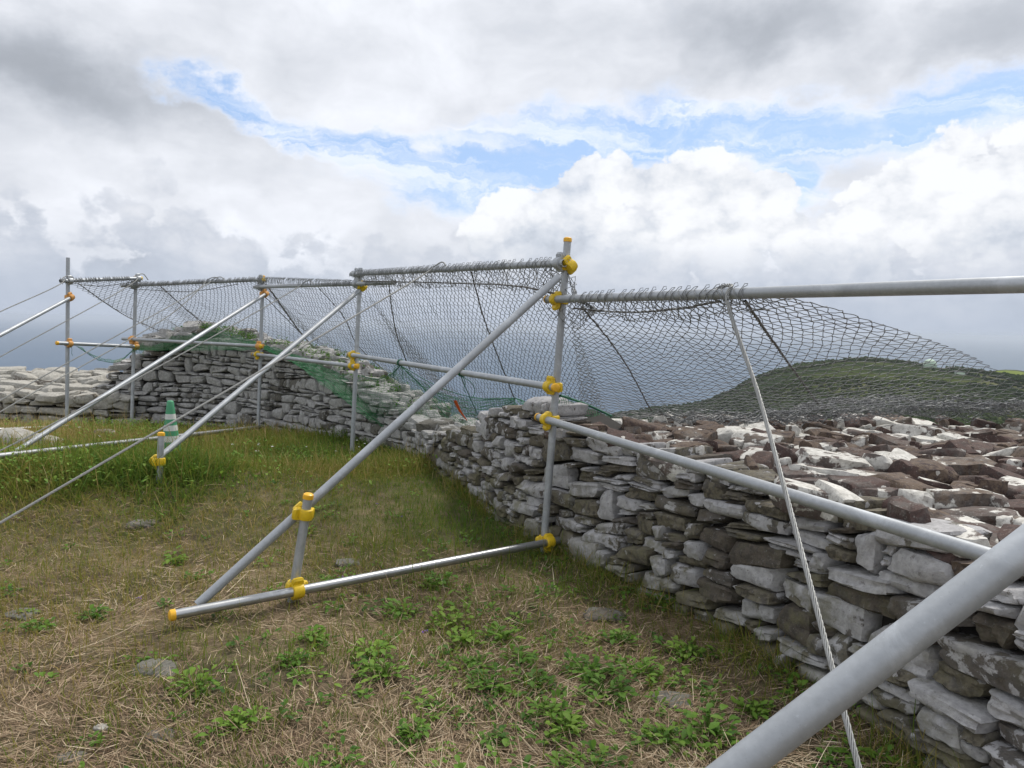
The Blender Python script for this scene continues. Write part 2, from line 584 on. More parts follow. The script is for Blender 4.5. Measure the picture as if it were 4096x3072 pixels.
def edge_dist(x, y):
    """positive on the sea side of the plateau edge"""
    x = np.asarray(x, float); y = np.asarray(y, float)
    best = np.full(x.shape, 1e9); sign = np.ones(x.shape)
    for a, b in zip(EDGE[:-1], EDGE[1:]):
        d = b - a
        t = np.clip(((x - a[0]) * d[0] + (y - a[1]) * d[1]) / (d @ d), 0, 1)
        dx, dy = x - (a[0] + t * d[0]), y - (a[1] + t * d[1])
        dd = np.hypot(dx, dy)
        cr = d[0] * (y - a[1]) - d[1] * (x - a[0])
        upd = dd < best
        best = np.where(upd, dd, best)
        sign = np.where(upd, np.sign(cr), sign)
    return best * sign


SEA_Z = -190.0


def ground_z(x, y):
    x = np.asarray(x, float); y = np.asarray(y, float)
    z = 0.25 * np.exp(-(((x + 3.0) / 1.9) ** 2 + ((y - 6.1) / 0.95) ** 2))
    z = z - 0.16 * smoothstep(8.6, 11.5, y) * smoothstep(-1.8, -4.0, x)
    z = z + 0.05 * (vnoise(x, y, 0.6) - 0.5) + 0.03 * (vnoise(x, y, 1.9, 2) - 0.5)
    d = edge_dist(x, y)
    drop = np.where(d > 0, d * d / (d + 2.5) * 0.27, 0.0)
    amp = np.clip(d / 60.0, 0, 1) * 5.0
    z = z - drop + amp * (vnoise(x, y, 0.015, 5) - 0.5)
    return np.maximum(z, SEA_Z - 8)


def build_ground():
    radii = np.concatenate([np.arange(0.0, 14, 0.14), 14 * np.exp(np.linspace(0, math.log(1500 / 14), 90))])
    na = 288
    th = np.linspace(0, 2 * math.pi, na, endpoint=False)
    R, T = np.meshgrid(radii, th, indexing='ij')
    X, Y = R * np.cos(T) - 0.5, R * np.sin(T) + 4.0
    Z = ground_z(X, Y)
    V = np.stack([X, Y, Z], -1).reshape(-1, 3)
    idx = np.arange(len(radii) * na).reshape(len(radii), na)
    i0, i1 = idx[:-1], idx[1:]
    q = np.stack([i0, i1, np.roll(i1, -1, 1), np.roll(i0, -1, 1)], -1).reshape(-1, 4)
    m, g, b = material('ground_soil_and_thatch')
    p = g.pos()
    n1 = g.noise(p, 1.3, 5, 0.6)
    n2 = g.noise(p, 11.0, 6, 0.65)
    n3 = g.noise(g.vm('MULTIPLY', p, (60, 160, 60)), 1.0, 4, 0.7, 1.2)
    soil = g.mix(g.smooth(n2, 0.35, 0.65), (0.075, 0.055, 0.038), (0.155, 0.122, 0.082))
    straw = g.mix(g.smooth(n3, 0.38, 0.62), (0.13, 0.098, 0.058), (0.32, 0.25, 0.15))
    c = g.mix(g.smooth(n1, 0.40, 0.62), straw, soil)
    gr = g.mix(n2, (0.035, 0.055, 0.016), (0.075, 0.095, 0.030))
    c = g.mix(g.mul(g.smooth(g.noise(p, 2.1, 5, 0.65), 0.45, 0.62), 0.35), c, gr)
    # greener sward away from the worn patch
    px_, py_, _ = g.sep(p)
    sw = g.mul(g.smooth(g.add(py_, g.mul(n1, 1.2)), 4.4, 6.2), g.smooth(g.noise(p, 5.0, 4, 0.6), 0.30, 0.62))
    c = g.mix(g.mul(sw, 0.75), c, g.mix(n2, (0.055, 0.080, 0.020), (0.125, 0.130, 0.042)))
    # scrub on the slope that falls away behind the walls
    zc = g.sep(p)[2]
    c = g.mix(g.smooth(g.mul(zc, -1.0), 0.6, 3.0), c, g.mix(g.noise(p, 0.3, 6, 0.6), (0.022, 0.034, 0.012), (0.06, 0.078, 0.025)))
    g.put(b.inputs['Base Color'], c)
    b.inputs['Roughness'].default_value = 0.95
    b.inputs['Specular IOR Level'].default_value = 0.1
    g.put(b.inputs['Normal'], g.bump(g.add(n2, g.mul(n3, 0.5)), 0.7, 0.03))
    o = obj('ground', mesh_np('ground', V, q, True), m)
    tag(o, 'grassy ground with dry mown thatch in front of the stone walls', 'ground', kind='structure')


build_ground()


def build_sea():
    n = 2
    S = 45000.0
    V = np.array([(-S, -S, SEA_Z), (S, -S, SEA_Z), (S, S, SEA_Z), (-S, S, SEA_Z)])
    m, g, b = material('sea_water')
    p = g.pos()
    c = g.mix(g.noise(g.vm('MULTIPLY', p, (0.0006, 0.002, 1)), 1.0, 5, 0.6), (0.034, 0.075, 0.135), (0.048, 0.095, 0.16))
    g.put(b.inputs['Base Color'], c)
    b.inputs['Roughness'].default_value = 0.45
    b.inputs['Specular IOR Level'].default_value = 0.25
    b.inputs['IOR'].default_value = 1.33
    h = g.noise(p, 0.05, 5, 0.6)
    g.put(b.inputs['Normal'], g.bump(h, 0.5, 3.0))
    o = obj('sea', mesh_np('sea', V, np.array([[0, 1, 2, 3]])), m)
    tag(o, 'hazy blue grey sea far below the hilltop', 'sea', kind='structure')


build_sea()

# wooded hill and the further ridge: heights follow the skyline read off the photograph at their distances
RIDGE = [azel(px, py) for px, py in ((2250, 1760), (2470, 1674), (2620, 1652), (2703, 1645), (2790, 1632), (2849, 1610), (2925, 1565), (3000, 1526), (3100, 1492), (3200, 1468), (3420, 1443), (3600, 1452),
                                     (3720, 1468), (3850, 1484), (3960, 1500), (4096, 1520))]
RIDGE2 = [azel(px, py) for px, py in ((3650, 1560), (3780, 1520), (3880, 1502), (4000, 1480), (4060, 1481), (4120, 1490))]


def hill_z(u, dist):
    us = np.array([a for a, e in RIDGE] + [1.2]); es = np.array([e for a, e in RIDGE] + [-0.085])
    e = np.interp(u, us, es, left=-0.25)
    top = H + 1000 * np.tan(e)
    t = (dist - 1000.0)
    base = -150.0
    front = np.clip(1 - (-t / 760.0), 0, 1)
    back = np.clip(1 - t / 520.0, 0, 1)
    k = np.where(t < 0, np.sin(front * math.pi / 2) ** 1.1, np.cos((1 - back) * math.pi / 2) ** 0.8)
    foot = np.where(t < 0, -118.0, -215.0)
    foot = np.minimum(foot, top)
    z = foot + (top - foot) * k
    x, y = dist * np.sin(u), dist * np.cos(u)
    z = z + (vnoise(x, y, 0.011, 3) - 0.5) * 9 * np.clip(np.abs(t) / 300, 0.12, 1) * np.clip(dist / 500, 0, 1)
    fall = smoothstep(RIDGE[0][0] - 0.03, RIDGE[1][0], u)
    return np.where(fall < 1, z * fall + (1 - fall) * -215, z)


def ridge2_z(u, dist):
    us = np.array([a for a, e in RIDGE2] + [1.2]); es = np.array([e for a, e in RIDGE2] + [-0.06])
    top = H + 2000 * np.tan(np.interp(u, us, es, left=-0.12))
    t = dist - 2000.0
    k = np.where(t < 0, np.sin(np.clip(1 + t / 900, 0, 1) * math.pi / 2), np.cos(np.clip(t / 700, 0, 1) * math.pi / 2))
    return -205 + (top + 205) * k


def polar_sheet(name, us, ds, fn, mat, label):
    U_, D_ = np.meshgrid(us, ds, indexing='ij')
    Z = fn(U_, D_)
    V = np.stack([D_ * np.sin(U_), D_ * np.cos(U_), Z], -1).reshape(-1, 3)
    idx = np.arange(len(us) * len(ds)).reshape(len(us), len(ds))
    q = np.stack([idx[:-1, :-1], idx[1:, :-1], idx[1:, 1:], idx[:-1, 1:]], -1).reshape(-1, 4)
    o = obj(name, mesh_np(name, V, q, True), mat)
    tag(o, label, 'hill', kind='structure')
    return o


def hill_mat():
    m, g, b = material('wooded_hillside')
    p = g.pos()
    n = g.noise(p, 0.012, 6, 0.62)
    n2 = g.noise(p, 0.09, 5, 0.6)
    c = g.mix(g.smooth(n, 0.40, 0.62), (0.020, 0.032, 0.012), (0.055, 0.070, 0.022))
    c = g.mix(g.smooth(n2, 0.55, 0.75), c, (0.095, 0.105, 0.040))
    c = g.mix(g.mul(g.smooth(g.noise(p, 0.006, 5, 0.6), 0.58, 0.66), 0.8), c, (0.115, 0.115, 0.055))
    f = g.voro(g.vm('MULTIPLY', p, (0.0055, 0.0035, 0.0)), 1.0, out='Color')
    r, gg, bb = g.sep(f)
    d = g.vm('LENGTH', p)
    fld = g.mul(g.m('GREATER_THAN', r, 0.45), g.smooth(d, 1280.0, 1340.0))
    c = g.mix(fld, c, g.mix(gg, (0.13, 0.17, 0.025), (0.27, 0.27, 0.05)))
    g.put(b.inputs['Base Color'], c)
    b.inputs['Roughness'].default_value = 1.0
    b.inputs['Specular IOR Level'].default_value = 0.0
    return m


M['hill'] = hill_mat()
polar_sheet('hill', np.linspace(0.0, 1.15, 150), np.concatenate([np.linspace(240, 1000, 50), np.linspace(1020, 1560, 24)]), hill_z, M['hill'],
            'wooded dark green hill below the net on the right')
polar_sheet('far_hill', np.linspace(0.42, 1.15, 70), np.linspace(1150, 2700, 40), ridge2_z, M['hill'], 'further low green ridge with yellow fields')


def build_woodland():
    """tree canopy of the hill: thousands of small crown lumps, read as one mass"""
    phi = (1 + 5 ** 0.5) / 2
    ico = np.array([(-1, phi, 0), (1, phi, 0), (-1, -phi, 0), (1, -phi, 0), (0, -1, phi), (0, 1, phi), (0, -1, -phi), (0, 1, -phi),
                    (phi, 0, -1), (phi, 0, 1), (-phi, 0, -1), (-phi, 0, 1)]) / 1.902
    tri = np.array([(0, 11, 5), (0, 5, 1), (0, 1, 7), (0, 7, 10), (0, 10, 11), (1, 5, 9), (5, 11, 4), (11, 10, 2), (10, 7, 6), (7, 1, 8),
                    (3, 9, 4), (3, 4, 2), (3, 2, 6), (3, 6, 8), (3, 8, 9), (4, 9, 5), (2, 4, 11), (6, 2, 10), (8, 6, 7), (9, 8, 1)])
    N = 24000
    u = rng.uniform(0.10, 0.80, N)
    d = np.sqrt(rng.uniform(330 ** 2, 1060 ** 2, N))
    x, y = d * np.sin(u), d * np.cos(u)
    keep = vnoise(x, y, 0.011, 8) * 0.7 + vnoise(x, y, 0.05, 4) * 0.3 > 0.38
    z = hill_z(u, d)
    keep &= z > -150
    u, d, x, y, z = (a[keep] for a in (u, d, x, y, z))
    n = len(u)
    s = rng.uniform(1.4, 3.4, n) * (0.6 + 0.8 * vnoise(x, y, 0.02, 6)) * (0.55 + 0.45 * d / 1000)
    V = ico[None] * (1 + rng.uniform(-0.3, 0.3, (n, 12, 1))) * s[:, None, None]
    V[:, :, 2] *= rng.uniform(0.7, 1.2, n)[:, None]
    V += np.stack([x, y, z + s * 0.35], -1)[:, None, :]
    Fq = (tri[None] + (np.arange(n) * 12)[:, None, None]).reshape(-1, 3)
    m, g, b = material('woodland_canopy')
    r = g.attr('rnd')
    c = g.mix(r, (0.013, 0.025, 0.009), (0.045, 0.062, 0.020))
    c = g.mix(g.smooth(r, 0.9, 1.0), c, (0.10, 0.115, 0.04))
    g.put(b.inputs['Base Color'], c)
    b.inputs['Roughness'].default_value = 1.0
    b.inputs['Specular IOR Level'].default_value = 0.0
    rr = np.repeat(np.clip(rng.random(n) * 0.45 + vnoise(x, y, 0.009, 9) * 0.8 - 0.15, 0, 1), 12)
    o = obj('woodland', mesh_np('woodland', V.reshape(-1, 3), Fq, False, {'rnd': rr}), m)
    tag(o, 'far scrub woodland covering the dark green hill', 'woodland', kind='stuff')


build_woodland()


def box(cx, cy, cz, sx, sy, sz):
    s = np.array([(-1, -1, -1), (1, -1, -1), (1, 1, -1), (-1, 1, -1), (-1, -1, 1), (1, -1, 1), (1, 1, 1), (-1, 1, 1)], float) * 0.5
    V = s * (sx, sy, sz) + (cx, cy, cz)
    q = np.array([(0, 3, 2, 1), (4, 5, 6, 7), (0, 1, 5, 4), (1, 2, 6, 5), (2, 3, 7, 6), (3, 0, 4, 7)])
    return V, q


def lathe(profile, seg=24, axis=None):
    """profile [(r,z)] about z"""
    th = np.arange(seg) * 2 * math.pi / seg
    pr = np.array(profile, float)
    V = np.stack([pr[:, None, 0] * np.cos(th), pr[:, None, 0] * np.sin(th), np.repeat(pr[:, None, 1], seg, 1)], -1)
    idx = np.arange(len(pr) * seg).reshape(len(pr), seg)
    q = np.stack([idx[:-1], np.roll(idx[:-1], -1, 1), np.roll(idx[1:], -1, 1), idx[1:]], -1).reshape(-1, 4)
    return V.reshape(-1, 3), q


def build_far_buildings():
    pale = plain_mat('pale_green_radome', (0.42, 0.55, 0.42), 0.6, 0, 0.05, 0.2)
    pale2 = plain_mat('pale_green_wall', (0.40, 0.50, 0.40), 0.8, 0, 0.1, 0.2)
    grey = plain_mat('grey_tower_wall', (0.22, 0.25, 0.29), 0.8, 0, 0.1, 0.2)
    white = plain_mat('white_wall', (0.62, 0.60, 0.58), 0.8, 0, 0.1, 0.2)
    dark = plain_mat('dark_window', (0.05, 0.06, 0.07), 0.3)
    roofm = plain_mat('grey_roof', (0.16, 0.17, 0.18), 0.8)

    def site(px, d):
        u, e = azel(px, 1500)
        return np.array([d * math.sin(u), d * math.cos(u), float(hill_z(np.array(u), np.array(float(d))))])
    def PD(px, py, dist):
        r = ray(px, py)
        return np.array([0, 0, H]) + r * (dist / math.hypot(r[0], r[1]))
    # radar station: dome on a drum on a block
    c = site(3717, 985)
    t = empty('radar_station', c, 'pale green radar dome on a tower atop the wooded hill', 'radar dome')
    ztop = PD(3717, 1436, 985)[2]
    R = 7.2
    zc = ztop - R
    prof = [(R * 0.62, zc - R * 0.80), (R * 0.80, zc - R * 0.6)] + [(R * math.cos(a), zc + R * math.sin(a)) for a in np.linspace(-0.5, math.pi / 2 - 0.02, 12)]
    V, q = lathe(prof, 28)
    obj('dome', mesh_np('dome', V, q, True), pale, t, (c[0], c[1], 0))
    V, q = lathe([(R * 0.98, zc - R * 1.25), (R * 0.98, zc - R * 0.75), (R * 0.6, zc - R * 0.74)], 20)
    obj('platform', mesh_np('platform', V, q), pale2, t, (c[0], c[1], 0))
    h = zc - R * 1.25 - c[2] + 4
    V, q = box(0, 0, c[2] - 4 + h / 2, 8.5, 8.5, h)
    tw = obj('tower', mesh_np('tower', V, q), grey, t, (c[0], c[1], 0))
    for i, (px, py, d, sx, sz, mt, lab) in enumerate(((3775, 1512, 930, 9, 11, pale2, 'pale green block building in the trees beside the radar dome'),
                                                      (3810, 1512, 925, 7, 6, white, 'small white building between two pale green blocks'),
                                                      (3838, 1508, 935, 10, 11, pale2, 'wider pale green building with flat roof right of the white hut'),
                                                      (3590, 1478, 960, 16, 8, grey, 'long grey flat roofed building on the hill crest'))):
        c = PD(px, py, d)
        u = math.atan2(c[0], c[1])
        t = empty('hill_building', (c[0], c[1], c[2] - sz / 2), lab, 'building')
        V, q = box(0, 0, 0, sx, 8, sz + 6)
        V[:, 2] -= 3
        w = obj('wall', mesh_np('wall', V, q), mt, t, c)
        w.rotation_euler[2] = -u
        V, q = box(0, 0, sz / 2 + 0.25, sx + 0.8, 8.8, 0.5)
        r_ = obj('roof', mesh_np('roof', V, q), roofm, t, c)
        r_.rotation_euler[2] = -u
        for k in range(3):
            V, q = box((k - 1) * sx * 0.3, -4.03, 0.5, sx * 0.14, 0.12, 1.8)
            w_ = obj('window', mesh_np('window', V, q), dark, t, c)
            w_.rotation_euler[2] = -u
    for px, top, d in ((3630, 1446, 990), (3660, 1444, 992), (3800, 1458, 990), (3840, 1462, 985), (3870, 1466, 985)):
        a = PD(px, top - 14, d)
        u = math.atan2(a[0], a[1])
        zb = float(hill_z(np.array(u), np.array(float(math.hypot(a[0], a[1]))))) - 1
        t = empty('antenna_mast', (a[0], a[1], zb), 'thin lattice antenna mast on the hill crest near the radar dome', 'mast', 'antenna masts on the hill crest')
        V, q = tube_paths(np.array([[(a[0], a[1], zb), (a[0], a[1], (zb + a[2]) / 2), (a[0], a[1], a[2])]]), 0.16, 5)
        obj('mast_pole', mesh_np('mast_pole', V, q), M['galv'], t)
        V, q = tube_paths(np.array([[(a[0] - 1.2, a[1], a[2] - 2), (a[0], a[1], a[2] - 2), (a[0] + 1.2, a[1], a[2] - 2)]]), 0.1, 4)
        obj('crossarm', mesh_np('crossarm', V, q), M['galv'], t)


build_far_buildings()


# ------------------------------------------------------------------ stones
def cube_grid(n):
    """surface grid of a cube [-1,1]^3: vertices, quads (welded)"""
    key, V, Q = {}, [], []

    def vid(p):
        k = tuple(np.round(p, 5))
        if k not in key:
            key[k] = len(V)
            V.append(p)
        return key[k]
    ls = np.linspace(-1, 1, n + 1)
    for ax in range(3):
        for sgn in (-1, 1):
            a, b = (ax + 1) % 3, (ax + 2) % 3
            for i in range(n):
                for j in range(n):
                    f = []
                    for di, dj in ((0, 0), (1, 0), (1, 1), (0, 1)):
                        p = np.zeros(3)
                        p[ax] = sgn
                        p[a] = ls[i + di]
                        p[b] = ls[j + dj]
                        f.append(vid(p))
                    Q.append(f if sgn > 0 else f[::-1])
    return np.array(V), np.array(Q)


CG = {n: cube_grid(n) for n in (3, 4, 5, 6)}


def rock(n, seed, pn=5.0, rough=0.10, cuts=3, cutdepth=0.16):
    """angular block in [-1,1]^3: skewed ends, chipped planes, lumpy faces"""
    r = np.random.default_rng(seed)
    V0, Q = CG[n]
    V = V0 / (np.sum(np.abs(V0) ** pn, axis=1) ** (1 / pn))[:, None]
    # taper and skew so that no two ends are alike
    tz, tx, sk = r.uniform(-0.17, 0.17), r.uniform(-0.12, 0.12), r.uniform(-0.22, 0.22)
    V = np.column_stack([V[:, 0] * (1 + tx * V[:, 2]) + sk * 0.5 * V[:, 2], V[:, 1], V[:, 2] * (1 + tz * V[:, 0])])
    o = r.uniform(-50, 50, 3)
    d = np.array([mnoise.fractal(Vector(v * 1.25 + o), 0.8, 2.0, 4) for v in V])
    V = V * (1 + rough * d)[:, None]
    for _ in range(cuts):
        nn = r.normal(size=3)
        nn[int(r.integers(3))] *= 0.35
        nn = unit(nn)
        sup = np.max(V @ nn)
        lim = sup * (1 - r.uniform(0.3, 1.0) * cutdepth)
        ex = np.maximum(V @ nn - lim, 0)
        V = V - ex[:, None] * nn * 0.96
    return np.clip(V, -1.12, 1.12), Q


def add_stone(name, V, Q, mat, parent, center, rnd, store=None):
    """either an object of its own or, for the small rest, geometry gathered in a list"""
    if store is not None:
        store.append((V + center, Q, rnd))
        return None
    me = mesh_np(name, V, Q, True, {'rnd': np.full(len(V), rnd)}, 38)
    return obj(name, me, mat, parent, center)


class Path:
    def __init__(s, pts, tops, bases, n=400):
        pts = np.asarray(pts, float)
        p3 = np.column_stack([pts, tops])
        c = catmull(p3, n)
        s.p = c[:, :2]
        s.top = c[:, 2]
        s.s = np.concatenate([[0], np.cumsum(np.linalg.norm(np.diff(s.p, axis=0), axis=1))])
        s.L = s.s[-1]
        pl = np.linspace(0, 1, n)
        s.base = np.interp(s.s, np.interp(np.linspace(0, 1, len(bases)), np.linspace(0, 1, n), s.s), bases)
        t = np.gradient(s.p, axis=0)
        t /= np.linalg.norm(t, axis=1, keepdims=True)
        s.t = t

    def at(s, q):
        p = np.array([np.interp(q, s.s, s.p[:, k]) for k in (0, 1)])
        t = unit([np.interp(q, s.s, s.t[:, k]) for k in (0, 1)])
        return p, t

    def topz(s, q): return float(np.interp(q, s.s, s.top))
    def basez(s, q): return float(np.interp(q, s.s, s.base))


def face_layout(path, tmin, tmax, wmin, wmax, seed, zlow=-0.12):
    """irregular courses: list of (s0,s1,z00,z10,z11,z01)"""
    r = np.random.default_rng(seed)
    ts = []
    z = zlow
    while z < path.top.max() + 0.1:
        t = r.uniform(tmin, tmax)
        ts.append((z, t))
        z += t
    offs = r.uniform(0, 100, (len(ts) + 2, 2))

    def line(k, s):
        if k >= len(ts):
            zz = ts[-1][0] + ts[-1][1] * (k - len(ts) + 1)
        else:
            zz = ts[k][0]
        tt = ts[min(k, len(ts) - 1)][1]
        return zz + 0.9 * tt * (float(vnoise(s * 0.55 + offs[min(k, len(ts)), 0] * 0.02, k * 0.13, 1.0, 3)) - 0.5) + 0.55 * tt * (float(vnoise(s * 2.2, k * 0.9, 1.0, 6)) - 0.5)
    cells = []
    skip = {k: [] for k in range(len(ts) + 3)}
    for k in range(len(ts)):
        s = -r.uniform(0, wmax)
        while s < path.L:
            for a, b in skip[k]:
                if a - 0.03 < s < b:
                    s = b
            w = r.uniform(wmin, wmax) * (0.6 + 0.4 * ts[k][1] / tmax) * (0.55 if r.random() < 0.25 else 1)
            e = s + w
            for a, b in skip[k]:
                if s < a < e + 0.05:
                    e = a
            if e - s < 0.045:
                s = max(e, s + 0.02)
                if e > s:
                    cells.append((s - 0.01, e, line(k, s), line(k, e), line(k + 1, e), line(k + 1, s)))
                continue
            tall = r.random() < 0.07 and (e - s) > wmin * 0.8
            kt = k + 2 if tall else k + 1
            if tall:
                skip[k + 1].append((s, e))
            z00, z10, z11, z01 = line(k, s), line(k, e), line(kt, e), line(kt, s)
            if not tall and r.random() < 0.16 and (z01 - z00) > tmin * 0.9:
                f0, f1 = r.uniform(0.35, 0.65, 2)
                m0, m1 = z00 + (z01 - z00) * f0, z10 + (z11 - z10) * f1
                cells.append((s, e, z00, z10, m1, m0))
                cells.append((s, e, m0, m1, z11, z01))
            else:
                cells.append((s, e, z00, z10, z11, z01))
            s = e
    return cells


def build_face(path, cells, mat, parent, name, seed, depth=(0.22, 0.34), batter=0.10, gap=0.0015, grid=5, limit=290, view_side=1, tilt=0.0, store=None, rough=0.13, pn=6.5):
    r = np.random.default_rng(seed)
    todo = []
    for (s0, s1, z00, z10, z11, z01) in cells:
        sm = (s0 + s1) / 2
        if sm < 0 or sm > path.L:
            continue
        zc = (z00 + z10 + z11 + z01) / 4
        h = (z01 + z11 - z00 - z10) / 2
        if h < 0.02:
            continue
        if zc + h * 0.32 > path.topz(sm) + r.uniform(-0.015, 0.02):
            continue
        if zc + h * 0.5 < path.basez(sm) - 0.03:
            continue
        p, t = path.at(sm)
        dist = math.hypot(p[0], p[1])
        todo.append(((s1 - s0) * h / dist ** 2, (s0, s1, z00, z10, z11, z01, zc, h, sm, p, t)))
    todo.sort(key=lambda a: -a[0])
    for i, (_, (s0, s1, z00, z10, z11, z01, zc, h, sm, p, t)) in enumerate(todo):
        V, Q = rock(grid, int(r.integers(1e9)), pn * r.uniform(0.8, 2.2), rough, int(r.integers(4, 8)), 0.24)
        j = lambda a: r.uniform(-a, a)
        hw = (s1 - s0) / 2 - gap
        # corner offsets in (along, z) about the centre, jittered
        cj = min(h, hw * 2) * 0.15
        A = np.array([[-hw + j(cj), z00 - zc + gap + j(cj) * 0.6], [hw + j(cj), z10 - zc + gap + j(cj) * 0.6],
                      [hw + j(cj), z11 - zc - gap + j(cj) * 0.6], [-hw + j(cj), z01 - zc - gap + j(cj) * 0.6]])
        a = (V[:, 0] + 1) / 2
        b = (V[:, 2] + 1) / 2
        W = np.stack([(1 - a) * (1 - b), a * (1 - b), a * b, (1 - a) * b], 1)
        sz = W @ A
        dep = r.uniform(*depth)
        sz[:, 1] += sz[:, 0] * (tilt + r.normal(0, 0.06))
        out = r.uniform(-0.022, 0.026)
        nrm = np.array([-t[1], t[0]])
        # y local: -1 is the exposed face
        yy = (V[:, 1] + 1) / 2 * dep - out
        off = -(yy + batter * zc)
        world = np.column_stack([t[0] * sz[:, 0] + nrm[0] * off, t[1] * sz[:, 0] + nrm[1] * off, sz[:, 1]])
        c = np.array([p[0], p[1], zc])
        st = store if i >= limit else None
        add_stone(name, world, Q if True else Q, mat, parent, c, float(r.random()), st)


def flush(store, name, mat, parent):
    if not store:
        return
    V, Fq = join([(a, b) for a, b, _ in store])
    rr = np.concatenate([np.full(len(a), k) for a, b, k in store])
    o = obj(name, mesh_np(name, V, Fq, True, {'rnd': rr}, 38), mat, parent)
    o['kind'] = 'stuff'


def core_mesh(path, back, inset, drop=0.06, batter=0.1):
    """rubble heart behind the face stones, near-black to paint shade into the gaps"""
    n = 70
    V = []
    for q in np.linspace(0, path.L, n):
        p, t = path.at(q)
        nrm = np.array([-t[1], t[0]])
        zt, zb = path.topz(q) - drop, path.basez(q) - 0.25
        zt = max(zt, zb + 0.05)
        f0 = p - nrm * inset
        f1 = p - nrm * (inset + batter * zt)
        bk = p - nrm * back
        V += [(*f0, zb), (*f1, zt), (*bk, zt), (*bk, zb)]
    V = np.array(V)
    idx = np.arange(n * 4).reshape(n, 4)
    q = np.stack([idx[:-1], idx[1:], np.roll(idx[1:], -1, 1), np.roll(idx[:-1], -1, 1)], -1).reshape(-1, 4)
    caps = np.array([[0, 1, 2, 3], [idx[-1, 3], idx[-1, 2], idx[-1, 1], idx[-1, 0]]])
    return mesh_np('core', V, np.concatenate([q, caps]))


def slab(V, size, yaw, pitch, roll_):
    V = V * np.asarray(size) / 2
    R = (Matrix.Rotation(yaw, 3, 'Z') @ Matrix.Rotation(pitch, 3, 'Y') @ Matrix.Rotation(roll_, 3, 'X'))
    return V @ np.array(R).T


def in_poly(x, y, poly):
    c = False
    j = len(poly) - 1
    for i in range(len(poly)):
        if (poly[i][1] > y) != (poly[j][1] > y) and x < (poly[j][0] - poly[i][0]) * (y - poly[i][1]) / (poly[j][1] - poly[i][1]) + poly[i][0]:
            c = not c
        j = i
    return c


# ---- wall A: the near wall with its wide rubble top
PA = [(2.35, 0.0), (1.95, 0.9), (1.62, 1.75), (1.41, 2.44), (1.17, 3.25), (0.90, 3.85), (0.40, 4.72), (0.06, 5.25), (-0.22, 5.9), (-0.50, 6.7), (-0.92, 7.7)]
TA = [0.80, 0.80, 0.80, 0.80, 0.80, 0.80, 0.86, 0.98, 0.82, 0.56, 0.36]
pathA = Path(PA, TA, [0.0] * 11)
wallA = empty('dry_stone_wall', (1.0, 3.6, 0), 'near lichen spotted dry stone wall with wide maroon rubble top beneath the bare rail', 'stone wall')
obj('core', core_mesh(pathA, 0.62, 0.10, 0.10), M['core'], wallA)
storeA = []
cellsA = face_layout(pathA, 0.055, 0.108, 0.12, 0.40, 21, -0.05)
build_face(pathA, cellsA, M['stone_face'], wallA, 'face_stone', 31, grid=6, limit=290, store=storeA, tilt=-0.09)

PLAT = [(2.5, 0.2), (1.98, 1.2), (1.55, 2.45), (1.30, 3.25), (1.06, 3.9), (0.58, 4.75), (0.30, 5.35), (0.55, 5.75), (1.35, 6.0), (2.7, 6.45), (4.2, 6.3), (5.6, 5.7), (5.6, 0.2)]


def plat_z(x, y):
    return 0.74 + 0.05 * (float(vnoise(x, y, 0.9, 12)) - 0.5) - 0.06 * float(smoothstep(3.8, 5.8, y))


def build_rubble():
    # solid heart under the rubble
    zs = [plat_z(*p) - 0.07 for p in PLAT]
    ins = np.array(PLAT)
    cen = ins.mean(0)
    ins = cen + (ins - cen) * 0.97
    n = len(PLAT)
    V = np.array([(*p, z) for p, z in zip(ins, zs)] + [(*p, -0.6) for p in ins] + [(*cen, 0.69)])
    tri = [(i, (i + 1) % n, 2 * n) for i in range(n)]
    quads = [(i, i + n, (i + 1) % n + n, (i + 1) % n) for i in range(n)]
    obj('core', mesh_np('rubble_core', V, [np.array(tri), np.array(quads)]), M['core'], wallA)
    r = np.random.default_rng(77)
    todo = []
    ang = math.radians(-66)
    ca, sa = math.cos(ang), math.sin(ang)
    for layer, (du, dv, smin, smax) in enumerate(((0.30, 0.19, 0.24, 0.50), (0.23, 0.165, 0.10, 0.34), (0.26, 0.20, 0.05, 0.13))):
        for iu in np.arange(-9, 9, du):
            for iv in np.arange(-9, 9, dv):
                u = iu + r.uniform(-0.4, 0.4) * du + (0.5 * du if int(iv / dv) % 2 else 0)
                v = iv + r.uniform(-0.4, 0.4) * dv
                x, y = 2.5 + u * ca - v * sa, 3.6 + u * sa + v * ca
                if not in_poly(x, y, PLAT):
                    continue
                if math.atan2(x, max(y, 0.01)) > math.radians(58):
                    continue
                if layer == 1 and r.random() < 0.30:
                    continue
                if layer == 2 and r.random() < 0.55:
                    continue
                L = r.uniform(smin, smax)
                W = L * r.uniform(0.42, 0.8)
                T = r.uniform(0.055, 0.13) if layer < 2 else L * 0.5
                z = plat_z(x, y) + (-0.01, 0.04, 0.06)[layer] + r.uniform(-0.02, 0.03)
                yaw = ang + r.normal(0, 0.75)
                todo.append((L * W / (x * x + y * y), x, y, z, L, W, T, yaw, r.normal(0, 0.13), r.normal(0, 0.15), layer))
    todo.sort(key=lambda a: -a[0])
    for i, (_, x, y, z, L, W, T, yaw, pi_, ro, layer) in enumerate(todo):
        g = 6 if i < 120 else (5 if i < 290 else 4)
        V, Q = rock(g, int(r.integers(1e9)), r.uniform(5.0, 14.0), 0.17, int(r.integers(5, 10)), 0.36)
        V = slab(V, (L, W, T * 1.25), yaw, pi_, ro)
        add_stone('top_stone', V, Q, M['stone_top'], wallA, np.array([x, y, z]), float(r.random()), storeA2 if i >= 290 else None)


